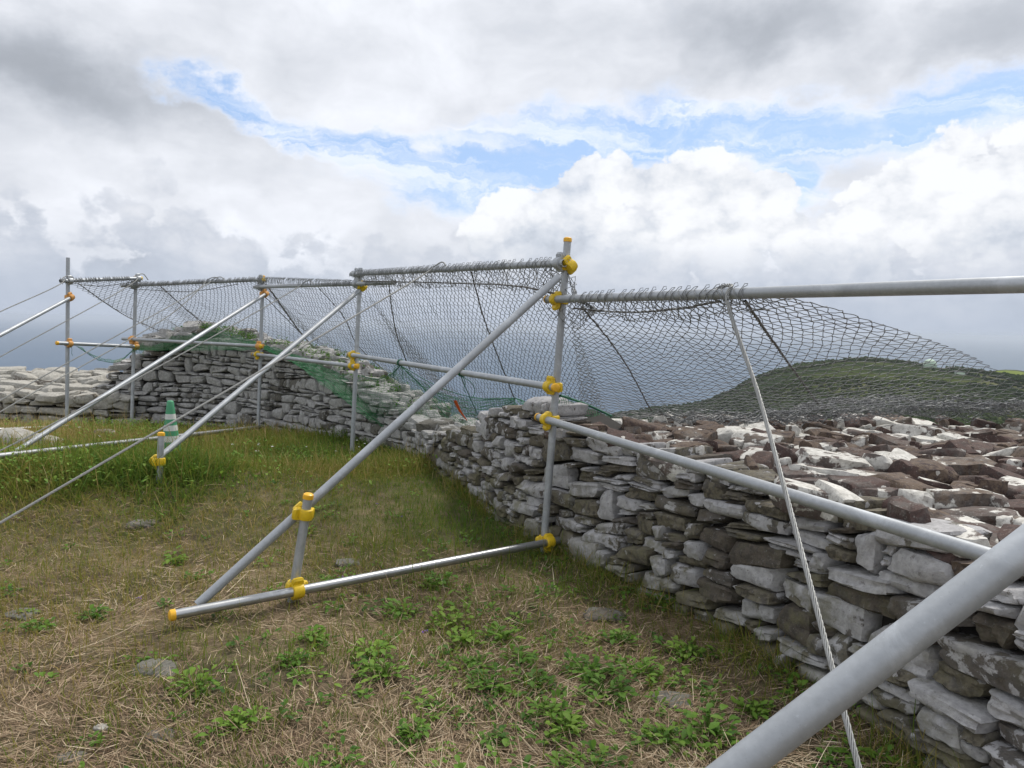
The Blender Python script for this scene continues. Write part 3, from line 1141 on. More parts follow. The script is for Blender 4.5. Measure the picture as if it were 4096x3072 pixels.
storeA2 = []
build_rubble()
flush(storeA, 'face_rubble', M['stone_face'], wallA)
flush(storeA2, 'top_rubble', M['stone_top'], wallA)

# ---- wall B: the taller grey wall behind the fence
PB = [(-0.86, 7.62), (-1.15, 8.25), (-1.75, 8.95), (-2.45, 9.6), (-3.1, 10.2), (-3.8, 10.8), (-4.8, 11.35), (-5.5, 11.55), (-6.0, 11.55), (-6.45, 11.45)]
TB = [0.34, 0.36, 0.58, 0.86, 1.04, 1.12, 1.13, 1.14, 0.85, 0.42]
pathB = Path(PB, TB, [0.0, 0.0, 0, -0.05, -0.1, -0.15, -0.18, -0.18, -0.18, -0.18])
wallB = empty('dry_stone_wall', (-3.5, 10.5, -0.1), 'tall grey dry stone wall with humped top behind the traffic cone', 'stone wall')
obj('core', core_mesh(pathB, 0.75, 0.10, 0.10), M['core'], wallB)
storeB = []
cellsB = face_layout(pathB, 0.055, 0.110, 0.13, 0.38, 41, -0.3)
build_face(pathB, cellsB, M['stone_tall'], wallB, 'face_stone', 51, grid=5, limit=290, store=storeB, gap=0.004, rough=0.13)
flush(storeB, 'face_rubble', M['stone_tall'], wallB)


def build_caps():
    r = np.random.default_rng(91)
    todo = []
    for q in np.arange(0.1, pathB.L - 0.1, 0.17):
        for b in (0.16, 0.36, 0.56):
            p, t = pathB.at(q + r.uniform(-0.06, 0.06))
            nrm = np.array([-t[1], t[0]])
            x, y = p - nrm * (b + r.uniform(-0.06, 0.06) + 0.08)
            L = r.uniform(0.2, 0.42)
            todo.append((x, y, pathB.topz(q) - 0.02 + r.uniform(-0.03, 0.04), L, L * r.uniform(0.5, 0.8), r.uniform(0.07, 0.14), math.atan2(t[1], t[0]) + r.normal(0, 0.4)))
    # hump of bigger stones crowning the middle of the wall
    for k in range(46):
        a = r.uniform(-1, 1)
        b = r.uniform(0, 1)
        c = np.array([-4.75, 11.75]) + np.array([0.85, 0.45]) * a * 1.0 + np.array([-0.45, 0.85]) * (b - 0.2) * 0.5
        hgt = 0.27 * max(0, 1 - (a / 1.02) ** 2) * r.uniform(0.35, 1.0)
        L = r.uniform(0.22, 0.45)
        todo.append((c[0], c[1], 1.12 + hgt - 0.03, L, L * 0.65, r.uniform(0.1, 0.17), r.uniform(0, 3)))
    for (x, y, z, L, W, T, yaw) in todo:
        V, Q = rock(4, int(r.integers(1e9)), r.uniform(4, 8), 0.13, 4, 0.3)
        add_stone('cap_stone', slab(V, (L, W, T * 1.2), yaw, r.normal(0, 0.12), r.normal(0, 0.12)), Q, M['stone_tall'], wallB, np.array([x, y, z]), float(r.random()))


build_caps()

# ---- wall C: the low broad wall on the left
PC = [(-5.9, 11.35), (-6.6, 11.15), (-7.6, 11.0), (-9.0, 10.9), (-11.0, 10.8)]
pathC = Path(PC, [0.30, 0.26, 0.24, 0.24, 0.22], [-0.15] * 5)
wallC = empty('dry_stone_wall', (-7.8, 11.0, -0.1), 'low broad cream coloured rubble wall beside the tall grey wall', 'stone wall')
obj('core', core_mesh(pathC, 1.9, 0.12, 0.05), M['core'], wallC)
storeC = []
cellsC = face_layout(pathC, 0.08, 0.17, 0.22, 0.58, 61, -0.3)
build_face(pathC, cellsC, M['stone_left'], wallC, 'face_stone', 71, grid=5, limit=290, store=storeC, gap=0.006, rough=0.14)


def build_c_top():
    r = np.random.default_rng(93)
    todo = []
    for q in np.arange(0.0, pathC.L, 0.21):
        for k, b in enumerate(np.arange(0.1, 1.9, 0.22)):
            p, t = pathC.at(q + r.uniform(-0.08, 0.08))
            nrm = np.array([-t[1], t[0]])
            x, y = p - nrm * (b + r.uniform(-0.08, 0.08))
            L = r.uniform(0.2, 0.55)
            todo.append((x, y, 0.22 + 0.13 * b + r.uniform(-0.06, 0.07), L, L * r.uniform(0.45, 0.8), r.uniform(0.08, 0.16), math.atan2(t[1], t[0]) + r.normal(0, 0.5)))
    todo.sort(key=lambda a: math.hypot(a[0], a[1]) - 6 * a[3])
    for i, (x, y, z, L, W, T, yaw) in enumerate(todo):
        V, Q = rock(4, int(r.integers(1e9)), r.uniform(4, 8), 0.13, 5, 0.3)
        add_stone('top_stone', slab(V, (L, W, T * 1.2), yaw, r.normal(0, 0.14), r.normal(0, 0.14)), Q, M['stone_left'], wallC, np.array([x, y, z]), float(r.random()),
                  storeC if i >= 290 else None)


build_c_top()
flush(storeC, 'top_rubble', M['stone_left'], wallC)


def loose_stones():
    r = np.random.default_rng(17)
    spec = [  # pixel, size, material, label
        (60, 1790, 0.50, 'stone_left', 'big rounded cream boulder in the grass by the silver foot pipe'),
        (175, 1790, 0.34, 'stone_left', 'mid sized pale boulder lying next to the bigger cream boulder'),
        (225, 1800, 0.16, 'stone_left', 'small pale stone at the end of the boulder row'),
        (5, 1765, 0.35, 'stone_left', 'pale boulder half out of sight beside the low rubble wall'),
        (420, 1745, 0.26, 'stone_left', 'pale grey block poking out of the grass at the tall wall foot'),
        (572, 2118, 0.20, 'stone_ground', 'flat grey stone flush with the mown grass behind the foot pipe'),
        (618, 2655, 0.19, 'stone_ground', 'flat grey stone in the bare patch below the foot pipe cap'),
        (402, 2908, 0.05, 'stone_left', 'tiny whitish pebble on bare soil'),
        (280, 3010, 0.10, 'stone_ground', 'grey stone chip embedded in bare soil near the pebble'),
        (640, 2922, 0.10, 'stone_ground', 'grey stone chip sunk among straw right of the pebble'),
        (2420, 2438, 0.22, 'stone_ground', 'brownish stone slab lying in the weeds before the near wall'),
        (2690, 2770, 0.16, 'stone_ground', 'grey flat stone in the straw close to the near wall foot'),
        (1390, 2242, 0.15, 'stone_ground', 'grey flat stone beside the short foot post'),
        (85, 2445, 0.16, 'stone_ground', 'flat grey stone among dry grass far from the fence'),
    ]
    for px, py, L, mt, lab in spec:
        c = G(px, py, 0.03)
        c[2] = float(ground_z(c[0], c[1]))
        V, Q = rock(6, int(r.integers(1e9)), 3.2, 0.16, 5, 0.3)
        flat = 0.22 if mt == 'stone_ground' else 0.62
        V = slab(V, (L, L * 0.75, L * flat), r.uniform(-0.4, 0.4), 0.05, 0.05)
        o = add_stone('loose_stone', V, Q, M[mt], None, c + (0, 0, L * flat * (0.10 if mt == 'stone_ground' else 0.22)), float(r.random()))
        tag(o, lab, 'stone', 'loose stones in the grass')


loose_stones()

# ------------------------------------------------------------------ scaffold fence
PR = 0.0243
fence = empty('scaffold_fence', (0.24, 4.85, 0), 'galvanised scaffold pipe fence frame with yellow clamp covers carrying the wire net', 'fence')


def frame_of(axis):
    z = unit(axis)
    a = np.array([0, 0, 1.0]) if abs(z[2]) < 0.9 else np.array([1.0, 0, 0])
    x = unit(np.cross(a, z))
    return x, np.cross(z, x), z


class Pipe:
    def __init__(s, name, a, b, mat='galv', caps=(None, None), r=PR):
        s.a, s.b = np.asarray(a, float), np.asarray(b, float)
        s.ax = unit(s.b - s.a)
        x, y, z = frame_of(s.ax)
        seg = 24
        th = np.arange(seg) * 2 * math.pi / seg
        ring = np.cos(th)[:, None] * x + np.sin(th)[:, None] * y
        L = np.linalg.norm(s.b - s.a)
        c = s.a
        ns = max(2, int(L / 0.5))
        rings = [s.a + z * 0.06 + ring * r * 0.88, s.a + ring * r * 0.88, s.a + ring * r]
        rings += [s.a + z * (L * k / ns) + ring * r for k in range(1, ns)]
        rings += [s.b + ring * r, s.b + ring * r * 0.88, s.b - z * 0.06 + ring * r * 0.88]
        V = np.concatenate(rings)
        n = len(rings)
        idx = np.arange(n * seg).reshape(n, seg)
        q = np.stack([idx[:-1], np.roll(idx[:-1], -1, 1), np.roll(idx[1:], -1, 1), idx[1:]], -1).reshape(-1, 4)
        ends = np.array([idx[0][::-1], idx[-1]])
        mid = (s.a + s.b) / 2
        s.o = obj(name, mesh_np(name, V - mid, [q, ends], True, None, 40), M[mat], fence, mid)
        s.o.data.materials.append(M['hollow_shade'])  # dark disc closes each bore, its colour standing for the shade inside
        pol = s.o.data.polygons
        pol[len(pol) - 1].material_index = 1
        pol[len(pol) - 2].material_index = 1
        for e, kind in ((0, caps[0]), (1, caps[1])):
            if kind:
                pt = s.a if e == 0 else s.b
                dr = -z if e == 0 else z
                prof = [(r * 1.13, -0.020), (r * 1.15, -0.004), (r * 1.08, 0.004), (r * 0.75, 0.009), (0.001, 0.011)]
                V, q = lathe([(a_, b_) for a_, b_ in prof], 20)
                fx, fy, fz = frame_of(dr)
                Vw = V[:, :1] * fx + V[:, 1:2] * fy + V[:, 2:3] * fz
                cp = obj('end_cap', mesh_np('end_cap', Vw, q, True, None, 40), M[kind], s.o, None)
                cp.location = [float(v) for v in (pt - mid)]

    def near(s, o):
        """closest points between two pipe axes (on the infinite lines)"""
        d1, d2, w = s.ax, o.ax, s.a - o.a
        b = d1 @ d2
        d, e = d1 @ w, d2 @ w
        den = 1 - b * b
        t1 = (b * e - d) / den
        t2 = (e - b * d) / den
        return s.a + d1 * t1, o.a + d2 * t2


def clamp(A, B, mat='yellow', flip=1):
    """two plastic shells, one round each pipe, meeting between them"""
    pa, pb = A.near(B)
    n = pb - pa
    if np.linalg.norm(n) < 0.02:
        n = np.cross(A.ax, B.ax)
    n = unit(n)
    parts = []
    for p, ax, e1, other in ((pa, A.ax, n, B.ax), (pb, B.ax, -n, A.ax)):
        e2 = unit(np.cross(ax, e1)) * flip
        # profile: round back, square tab toward the other pipe, tapered nose
        prof = []
        for a in np.linspace(math.radians(100), math.radians(260), 9):
            prof.append((0.044 * math.cos(a), 0.044 * math.sin(a)))
        prof += [(0.0, -0.055), (0.022, -0.060), (0.034, -0.045), (0.034, 0.030), (0.026, 0.062), (0.012, 0.078), (-0.004, 0.080), (-0.012, 0.066)]
        prof = np.array(prof) * 0.9
        rings = []
        for sc_, h in ((0.80, -0.029), (0.94, -0.027), (1.0, -0.020), (1.0, 0.020), (0.94, 0.027), (0.80, 0.029)):
            c = prof * sc_
            rings.append(p + c[:, :1] * e1 + c[:, 1:2] * e2 + ax * h)
        V = np.concatenate(rings)
        k = len(prof)
        idx = np.arange(len(rings) * k).reshape(len(rings), k)
        q = np.stack([idx[:-1], np.roll(idx[:-1], -1, 1), np.roll(idx[1:], -1, 1), idx[1:]], -1).reshape(-1, 4)
        parts.append((V, [q, np.array([idx[0][::-1], idx[-1]])]))
        # raised round boss on the flat flank
        for sg in (-1, 1):
            bc = p + e2 * 0.052 + e1 * 0.012
            th = np.arange(10) * 2 * math.pi / 10
            rg = np.cos(th)[:, None] * e1 + np.sin(th)[:, None] * e2
            Vb = np.concatenate([bc + ax * sg * 0.020 + rg * 0.009, bc + ax * sg * 0.0305 + rg * 0.009, bc + ax * sg * 0.032 + rg * 0.005])
            ib = np.arange(30).reshape(3, 10)
            qb = np.stack([ib[:-1], np.roll(ib[:-1], -1, 1), np.roll(ib[1:], -1, 1), ib[1:]], -1).reshape(-1, 4)
            parts.append((Vb, [qb, np.array([ib[2]])]))
    V, Fq = join([p for p in parts if len(p[0])])
    mid = (pa + pb) / 2
    o = obj('clamp_cover', mesh_np('clamp_cover', V - mid, Fq, True, None, 35), M[mat], fence, mid)
    return o


def post(top, bot, d, mat='galv', cap='cap', dtop=None):
    a = P(*top, dtop or d)
    b = P(*bot, d)
    b = b + unit(b - a) * 0.15
    return Pipe('post', b, a, mat, (None, cap))


p1 = post((272, 1031), (268, 1700), 10.0, cap=None)
p2 = post((544, 1106), (527, 1690), 10.9, cap='cap')
p3 = post((1052, 1104), (1033, 1700), 10.3, cap='cap')
p4 = post((1442, 1072), (1409, 1780), 8.4, cap=None)
p5 = post((2271, 955), (2172, 2217), 4.95, dtop=4.78)
p6 = Pipe('post', (1.80, 1.10, -0.2), (1.84, 1.05, 2.15), 'galv', (None, 'cap'))



class Line:
    def __init__(s, a, b):
        s.a, s.b = np.asarray(a, float), np.asarray(b, float)
        s.ax = unit(s.b - s.a)


def in_front(X, Y):
    """signed distance of the axis of X in front of the axis of Y, seen from the camera side"""
    pa, pb = Pipe.near(X, Y)
    v = pa - pb
    to_cam = np.array([0, 0, H]) - pb
    return np.linalg.norm(v) * (1 if v @ to_cam > 0 else -1)


def fitted(name, A, dA, B, dB, cons, mat='galv', caps=(None, None), free=(1, 1), ext=0.0):
    """pipe through two photo directions; its two distances are refined until it touches the pipes it is clamped to"""
    d = np.array([dA, dB], float)
    fr = [k for k in (0, 1) if free[k]]

    def resid(dd):
        L = Line(P(*A, dd[0]), P(*B, dd[1]))
        return np.array([in_front(L, o) - gp for o, gp in cons])
    for _ in range(25):
        r0 = resid(d)
        if np.abs(r0).max() < 1e-4:
            break
        J = np.zeros((len(cons), len(fr)))
        for c, k in enumerate(fr):
            e = d.copy()
            e[k] += 1e-3
            J[:, c] = (resid(e) - r0) / 1e-3
        st = -np.linalg.lstsq(J, r0, rcond=1e-3)[0]
        st = np.clip(st, -0.2, 0.2)
        for c, k in enumerate(fr):
            d[k] += st[c]
    d = np.clip(d, [dA * 0.85, dB * 0.85], [dA * 1.15, dB * 1.15])
    a, b = P(*A, d[0]), P(*B, d[1])
    return Pipe(name, a, b + (b - a) * ext, mat, caps)


GP = 0.054
rails = {}
rails['t12'] = fitted('top_rail', (240, 1124), 9.92, (566, 1113), 10.82, [(p1, GP), (p2, GP)], caps=(None, 'yellow'))
rails['t23'] = fitted('top_rail', (486, 1143), 10.83, (1056, 1118), 10.22, [(p2, GP), (p3, GP)], caps=(None, 'yellow'))
rails['t34'] = fitted('top_rail', (1018, 1148), 10.22, (1580, 1130), 7.70, [(p3, GP), (p4, GP)])
rails['t45'] = fitted('top_rail', (1405, 1097), 8.30, (2258, 1052), 4.70, [(p4, GP), (p5, GP)])
rails['t56'] = fitted('top_rail', (2188, 1198), 4.86, (4096, 1138), 2.05, [(p5, GP)], caps=('cap', None), free=(1, 0), ext=0.33)
rails['m12'] = fitted('mid_rail', (226, 1372), 9.95, (540, 1386), 10.8, [(p1, GP), (p2, GP)], caps=('cap', 'yellow'))
rails['m23'] = fitted('mid_rail', (490, 1355), 10.82, (1044, 1385), 10.2, [(p2, GP), (p3, GP)], caps=(None, 'yellow'))
rails['m34'] = fitted('mid_rail', (1012, 1416), 10.2, (1426, 1466), 8.25, [(p3, GP), (p4, GP)], caps=('cap', 'cap'))
rails['m45'] = fitted('mid_rail', (1396, 1418), 8.32, (2224, 1551), 4.76, [(p4, GP), (p5, GP)], caps=('cap', 'cap'))
rails['m56'] = fitted('mid_rail', (2152, 1668), 4.95, (4096, 2268), 2.0, [(p5, GP)], caps=('cap', None), free=(1, 0), ext=0.34)

br5 = fitted('brace', (791, 2419), 3.68, (2235, 1108), 4.66, [(p5, GP)], free=(0, 1))
br4 = fitted('brace', (628, 1838), 5.85, (1432, 1166), 8.3, [(p4, GP)], free=(0, 1))
br3 = fitted('brace', (-60, 1885), 6.4, (1062, 1176), 10.18, [(p3, GP)], 'galv', free=(0, 1))
br1 = fitted('brace', (-420, 1565), 7.6, (276, 1194), 9.9, [(p1, GP)], free=(0, 1))
_a, _b = P(2860, 3125, 1.04), P(4096, 2170, 1.02)
br6 = Pipe('brace', _a + (_a - _b) * 1.75, np.array([1.80, 1.02, 2.12]))
gp5 = fitted('foot_pipe', (683, 2462), 3.52, (2238, 2160), 4.86, [(p5, GP)], 'galv_bright', ('cap', None), free=(0, 1))
gp3 = fitted('foot_pipe', (-70, 1832), 5.8, (1040, 1708), 10.15, [(p3, GP)], 'galv_bright', ('cap', None), free=(0, 1))
gp1 = fitted('foot_pipe', (-300, 1732), 8.2, (280, 1706), 9.85, [(p1, GP)], 'galv_bright', free=(0, 1))
gp6 = Pipe('foot_pipe', (-0.75, 0.86, 0.10), (1.85, 1.02, 0.10), 'galv_bright', ('cap', None))
fp5 = fitted('foot_post', (1160, 2452), 3.80, (1234, 1980), 3.72, [(br5, GP), (gp5, -GP)], 'galv', (None, 'cap'))
_t = P(644, 1733, 5.72)
fp4 = fitted('foot_post', (634, 2010), 5.72, (645, 1733), 5.72, [(br4, GP)], 'galv', (None, 'cap'))
fp3 = fitted('foot_post', (-30, 2000), 6.6, (-20, 1760), 6.6, [(br3, GP)], 'galv', (None, 'cap'))

for A, B, mt, fl in ((p1, rails['m12'], 'orange', 1), (p2, rails['m12'], 'orange', 1), (p2, rails['m23'], 'orange', -1), (p3, rails['m23'], 'orange', 1),
                     (p3, rails['m34'], 'yellow', -1), (p4, rails['m34'], 'yellow', 1), (p4, rails['m45'], 'yellow', -1), (p5, rails['m45'], 'yellow', 1),
                     (p5, rails['m56'], 'yellow', -1), (p5, rails['t56'], 'yellow', -1), (p1, br1, 'orange', 1), (p3, br3, 'orange', 1), (p4, br4, 'yellow', 1),
                     (p5, br5, 'yellow', 1), (p5, gp5, 'yellow', -1), (fp5, gp5, 'yellow', 1), (fp5, br5, 'yellow', 1), (fp4, br4, 'yellow', 1),
                     (fp3, br3, 'orange', 1), (p6, rails['m56'], 'yellow', 1), (p1, gp1, 'orange', 1), (p6, br6, 'yellow', 1)):
    clamp(A, B, mt, fl)
for A, B in ((p1, rails['t12']), (p2, rails['t12']), (p2, rails['t23']), (p3, rails['t23']), (p3, rails['t34']), (p4, rails['t34']), (p4, rails['t45']), (p5, rails['t45'])):
    c = clamp(A, B, 'galv')
    c.name = 'steel_clamp'
    c.data.name = 'steel_clamp'


# ------------------------------------------------------------------ chain link nets
def rail_pt(rail, f, up=0.0):
    return rail.a + (rail.b - rail.a) * f + np.array([0, 0, up])


def rail_at_px(rail, px):
    lo, hi = 0.0, 1.0

    def x_of(f):
        p = rail.a + (rail.b - rail.a) * f - np.array([0, 0, H])
        cp, sp = math.cos(PITCH), math.sin(PITCH)
        dep = p[1] * cp - p[2] * sp
        a = p[0] / dep
        b = (p[1] * sp + p[2] * cp) / dep
        c, s = math.cos(ROLL), math.sin(ROLL)
        return CX + F * (a * c + b * s)
    for _ in range(40):
        m_ = (lo + hi) / 2
        if (x_of(m_) < px):
            lo = m_
        else:
            hi = m_
    return rail.a + (rail.b - rail.a) * lo


def chain_net(tops, bottoms, sag, seed, w=0.040, h=0.040, wire=0.0025, pile=0.0, wob=0.02, width=None):
    """tops / bottoms: matching 3D points along the two edges. Returns V,F of woven zigzag wires."""
    r = np.random.default_rng(seed)
    tops, bottoms, sag = np.asarray(tops, float), np.asarray(bottoms, float), np.asarray(sag, float)
    K = 200
    T, B = catmull(tops, K), catmull(bottoms, K)
    S = np.interp(np.linspace(0, 1, K), np.linspace(0, 1, len(sag)), sag)
    arc = np.concatenate([[0], np.cumsum(np.linalg.norm(np.diff(T, axis=0), axis=1))])
    arb = np.concatenate([[0], np.cumsum(np.linalg.norm(np.diff(B, axis=0), axis=1))])
    Lu = width or (arc[-1] * 0.65 + arb[-1] * 0.35)
    nw = int(Lu / w)
    Lv = float(np.median(np.linalg.norm(B - T, axis=1))) * 1.03
    nv = int(Lv / h)
    key = (arc / arc[-1] + arb / arb[-1]) / 2
    ks = np.arange(K)

    def surf(u, v):
        """u,v in [0,1] arrays"""
        k = np.interp(u, key, ks)
        Tp = np.stack([np.interp(k, ks, T[:, i]) for i in range(3)], -1)
        Bp = np.stack([np.interp(k, ks, B[:, i]) for i in range(3)], -1)
        s_ = np.interp(k, ks, S)
        vv = v[..., None]
        p = Tp * (1 - vv) + Bp * vv
        p[..., 2] -= s_ * 4 * v * (1 - v)
        # slow billows and small kinks
        bill = (vnoise(u * 9 + seed, v * 3, 1.0, 1) - 0.5) * 0.16 * np.sin(np.clip(v, 0, 1) * math.pi)
        p[..., 1] += bill
        p[..., 2] += bill * 0.35
        kink = (vnoise(u * nw * 0.33, v * nv * 0.33, 1.0, 7) - 0.5) * wob
        p[..., 2] += kink * 0.6
        p[..., 0] += (vnoise(u * nw * 0.3, v * nv * 0.3, 1.0, 4) - 0.5) * wob
        if pile:
            f = smoothstep(1 - pile, 1.0, v)
            p[..., 2] += f * (vnoise(u * 60, v * 30, 1.0, 2) - 0.45) * 0.08
        return p
    # each wire zigzags between column i and i+1 as a flattened spiral
    sub = 4
    j = np.arange(nv * sub + 1) / sub
    ph = j % 2.0
    tri = np.where(ph < 1, ph, 2 - ph)                      # 0..1..0
    # rounded bends
    tri = 0.5 - 0.5 * np.cos(np.clip((tri - 0.0), 0, 1) * math.pi) * 0.35 - 0.5 * (1 - 2 * tri) * 0.65
    i = np.arange(nw)[:, None]
    over = 0.10
    u_ = np.where(i % 2 == 0, i + (tri * (1 + over) - over / 2)[None], i + 1 - (tri * (1 + over) - over / 2)[None])
    u = np.clip(u_ / nw, 0, 1)
    v = np.broadcast_to(j[None] / nv, u.shape)
    p = surf(u, v)
    e = 0.004
    pu = surf(np.clip(u + 0.01, 0, 1), v) - surf(np.clip(u - 0.01, 0, 1), v)
    pv = surf(u, np.clip(v + 0.01, 0, 1)) - surf(u, np.clip(v - 0.01, 0, 1))
    nrm = np.cross(pu, pv)
    nrm /= np.linalg.norm(nrm, axis=2, keepdims=True) + 1e-9
    dirn = np.sin((j + 0.5) * math.pi)[None] * np.where(i % 2 == 0, 1, 1)
    p = p + nrm * (dirn * 0.0045)[..., None]
    p = p + r.normal(0, 0.0012, p.shape)
    return tube_paths(p, wire, 3)


def hook_wires(pts, axis, n_each=1, seed=0, wire=0.0021, spacing=0.068):
    """wire bends wrapped round a rail with knuckles standing above it"""
    r = np.random.default_rng(seed)
    a, b = pts
    L = np.linalg.norm(b - a)
    n = int(L / spacing)
    ax = unit(b - a)
    up = unit(np.array([0, 0, 1.0]) - ax * ax[2])
    side = np.cross(ax, up)
    if side[1] > 0:
        side = -side            # towards the camera side
    paths = []
    for k in range(n):
        if r.random() < 0.06:
            continue
        s = (k + r.uniform(-0.3, 0.3)) * spacing
        tl = r.uniform(0.4, 1.7) * spacing * 0.55
        R = PR + 0.004
        P0 = a + ax * s
        seq = [(-tl, -0.9 * R, 0.5 * R - 0.045), (-tl * 0.8, -R, -0.2 * R), (-tl * 0.5, -R * 0.9 * 0 - R, 0.35 * R), (-tl * 0.15, -0.55 * R, R * 0.95), (0.0, -0.15 * R, R + r.uniform(0.010, 0.024)),
               (0.008, 0.25 * R, R + 0.008), (0.006, -0.5 * R, R * 1.0), (tl * 0.4, -R, 0.3 * R), (tl * 0.8, -R, -0.3 * R), (tl, -0.8 * R, -R - 0.02)]
        paths.append([P0 + ax * x + side * (-y) * 1.0 + up * z for x, y, z in seq])
    pa = np.array([resample(catmull(p_, 24), 14) for p_ in paths])
    return tube_paths(pa, wire, 4)


def top_line(*pts):
    return [p + np.array([0, 0.03, 0.0]) for p in pts]


def net_thing(label, base, meshes, ropes):
    t = empty('chain_link_net', base, label, 'wire net')
    V, Fq = join(meshes)
    obj('wire_mesh', mesh_np('wire_mesh', V, Fq, True), M['wire'], t)
    for pts, rr in ropes:
        c = catmull(pts, 40)
        c = c + rng.normal(0, 0.0012, c.shape)
        fr = []
        L = np.sum(np.linalg.norm(np.diff(c, axis=0), axis=1))
        c2 = resample(c, max(30, int(L / 0.02)))
        s = np.arange(len(c2)) * 0.02
        tang = np.gradient(c2, axis=0)
        tang /= np.linalg.norm(tang, axis=1, keepdims=True)
        a = np.cross(tang, [0.2, 0.9, 0.3]); a /= np.linalg.norm(a, axis=1, keepdims=True)
        b = np.cross(tang, a)
        strands = []
        for k in range(2):
            th = s * 2 * math.pi / 0.11 + k * math.pi
            strands.append(c2 + rr * 0.40 * (np.cos(th)[:, None] * a + np.sin(th)[:, None] * b))
        V, q = tube_paths(np.array(strands), rr * 0.52, 5)
        obj('lacing_rope', mesh_np('lacing_rope', V, q, True), M['rope'], t)
    return t


R_ = rails
_e1 = rail_at_px(R_['t12'], 262)
_e2 = rail_at_px(R_['t23'], 640)
_e2a = rail_at_px(R_['t12'], 530)
_e3 = rail_at_px(R_['t23'], 1035)
_e34 = rail_at_px(R_['t34'], 1240)
_e4 = rail_at_px(R_['t34'], 1425)
_e4b = rail_at_px(R_['t45'], 1450)
_e45 = rail_at_px(R_['t45'], 1860)
_e5 = rail_at_px(R_['t45'], 2235)
_e5b = rail_at_px(R_['t56'], 2330)
_e56 = rail_at_px(R_['t56'], 2650)
_e6 = rail_at_px(R_['t56'], 3065)

B1, B2 = P(830, 1425, 13.2), P(1040, 1470, 13.0)
netL = net_thing('chain link net sheet over the tall grey wall crest behind the orange clamps', (-5.2, 11.5, 0.0),
                 [chain_net(top_line(_e1, _e2a, _e2), [B1, (B1 + B2) / 2, B2], [0.06, 0.05, 0.05], 3, wire=0.0033),
                  chain_net(top_line(_e2 - (_e2 - _e2a) * 0.12, (_e2 + _e3) / 2, _e3), [B2 + (-0.12, 0, 0), P(1330, 1590, 12.4), P(1700, 1760, 11.8)], [0.05, 0.07, 0.05], 4, wire=0.0033),
                  hook_wires((_e1 - (_e2a - _e1) * 0.08, _e2a), None, 1, 1, 0.0034, 0.036), hook_wires((rail_at_px(R_['t23'], 500), _e3), None, 1, 2, 0.0034, 0.036)],
                 [([_e1 + (0.1, 0, -0.03), (_e1 + _e2a) / 2 + (0, 0.02, -0.09), _e2a + (0, 0, -0.05)], 0.006),
                  ([rail_at_px(R_['t23'], 520) + (0, 0, -0.05), rail_at_px(R_['t23'], 760) + (0, 0.03, -0.12), rail_at_px(R_['t23'], 950) + (0, 0, -0.05)], 0.006),
                  ([_e2 + (0, 0, -0.03), P(760, 1250, 11.4), P(900, 1360, 12.3), P(1000, 1440, 12.9)], 0.010),
                  ([_e1 + (0.15, 0.03, -0.03), P(500, 1262, 11.2), P(640, 1325, 12.2), B1], 0.009)])
B3 = P(1700, 1760, 11.8)
netM = net_thing('chain link net sheet with hanging dark ropes between the two tallest yellow clamped posts', (-1.0, 7.5, 0.0),
                 [chain_net(top_line(_e3 - (_e34 - _e3) * 0.15, _e34, _e4), [B3 + (-0.15, 0.05, 0), P(1870, 1760, 10.4), P(2030, 1750, 9.2)], [0.05, 0.06, 0.05], 5, wire=0.0030),
                  chain_net(top_line(_e4b - (_e45 - _e4b) * 0.10, _e45, _e5), [P(1850, 1760, 9.9), P(2170, 1700, 7.6), P(2440, 1680, 6.1)], [0.05, 0.06, 0.04], 6),
                  chain_net(top_line(_e4b, _e45, _e5), [_e4b + (0.03, 0.06, -0.14), _e45 + (0.03, 0.05, -0.16), _e5 + (0.02, 0.05, -0.20)], [0.0, 0.0, 0.0], 7, wob=0.07, w=0.03, h=0.026),
                  chain_net(top_line(_e5 - (_e5 - _e45) * 0.06, _e5, _e5b), [_e5 + (-0.12, 0.05, -0.30), _e5 + (0.10, 0.02, -0.40), _e5b + (0.10, 0.0, -0.08)], [0.0, 0.0, 0.0], 8, wob=0.10, w=0.028, h=0.028),
                  hook_wires((_e3, _e4), None, 1, 3, 0.0030, 0.038), hook_wires((rail_at_px(R_['t45'], 1412), _e5), None, 1, 4, 0.0024, 0.058)],
                 [([P(1063, 1190, 10.25), P(1180, 1310, 10.8), P(1301, 1434, 11.3)], 0.008),
                  ([_e3 + (0.1, 0, -0.06), P(1260, 1395, 11.1), P(1480, 1560, 11.6), P(1640, 1690, 11.8)], 0.014),
                  ([_e34 + (0.1, 0, -0.02), P(1370, 1260, 9.3), P(1430, 1380, 9.7), P(1560, 1500, 10.2), P(1681, 1600, 10.6)], 0.008),
                  ([rail_at_px(R_['t34'], 1555), P(1570, 1250, 8.2), P(1590, 1350, 8.7), P(1640, 1480, 9.0)], 0.009),
                  ([rail_at_px(R_['t45'], 1885) + (0, 0, -0.03), P(1935, 1270, 6.3), P(1990, 1420, 6.7), P(2060, 1600, 7.2)], 0.008),
                  ([_e4b + (0, 0.02, -0.08), _e45 + (0, 0.03, -0.12), _e5 + (-0.2, 0.02, -0.16), _e5 + (0.1, 0, -0.22)], 0.008)])
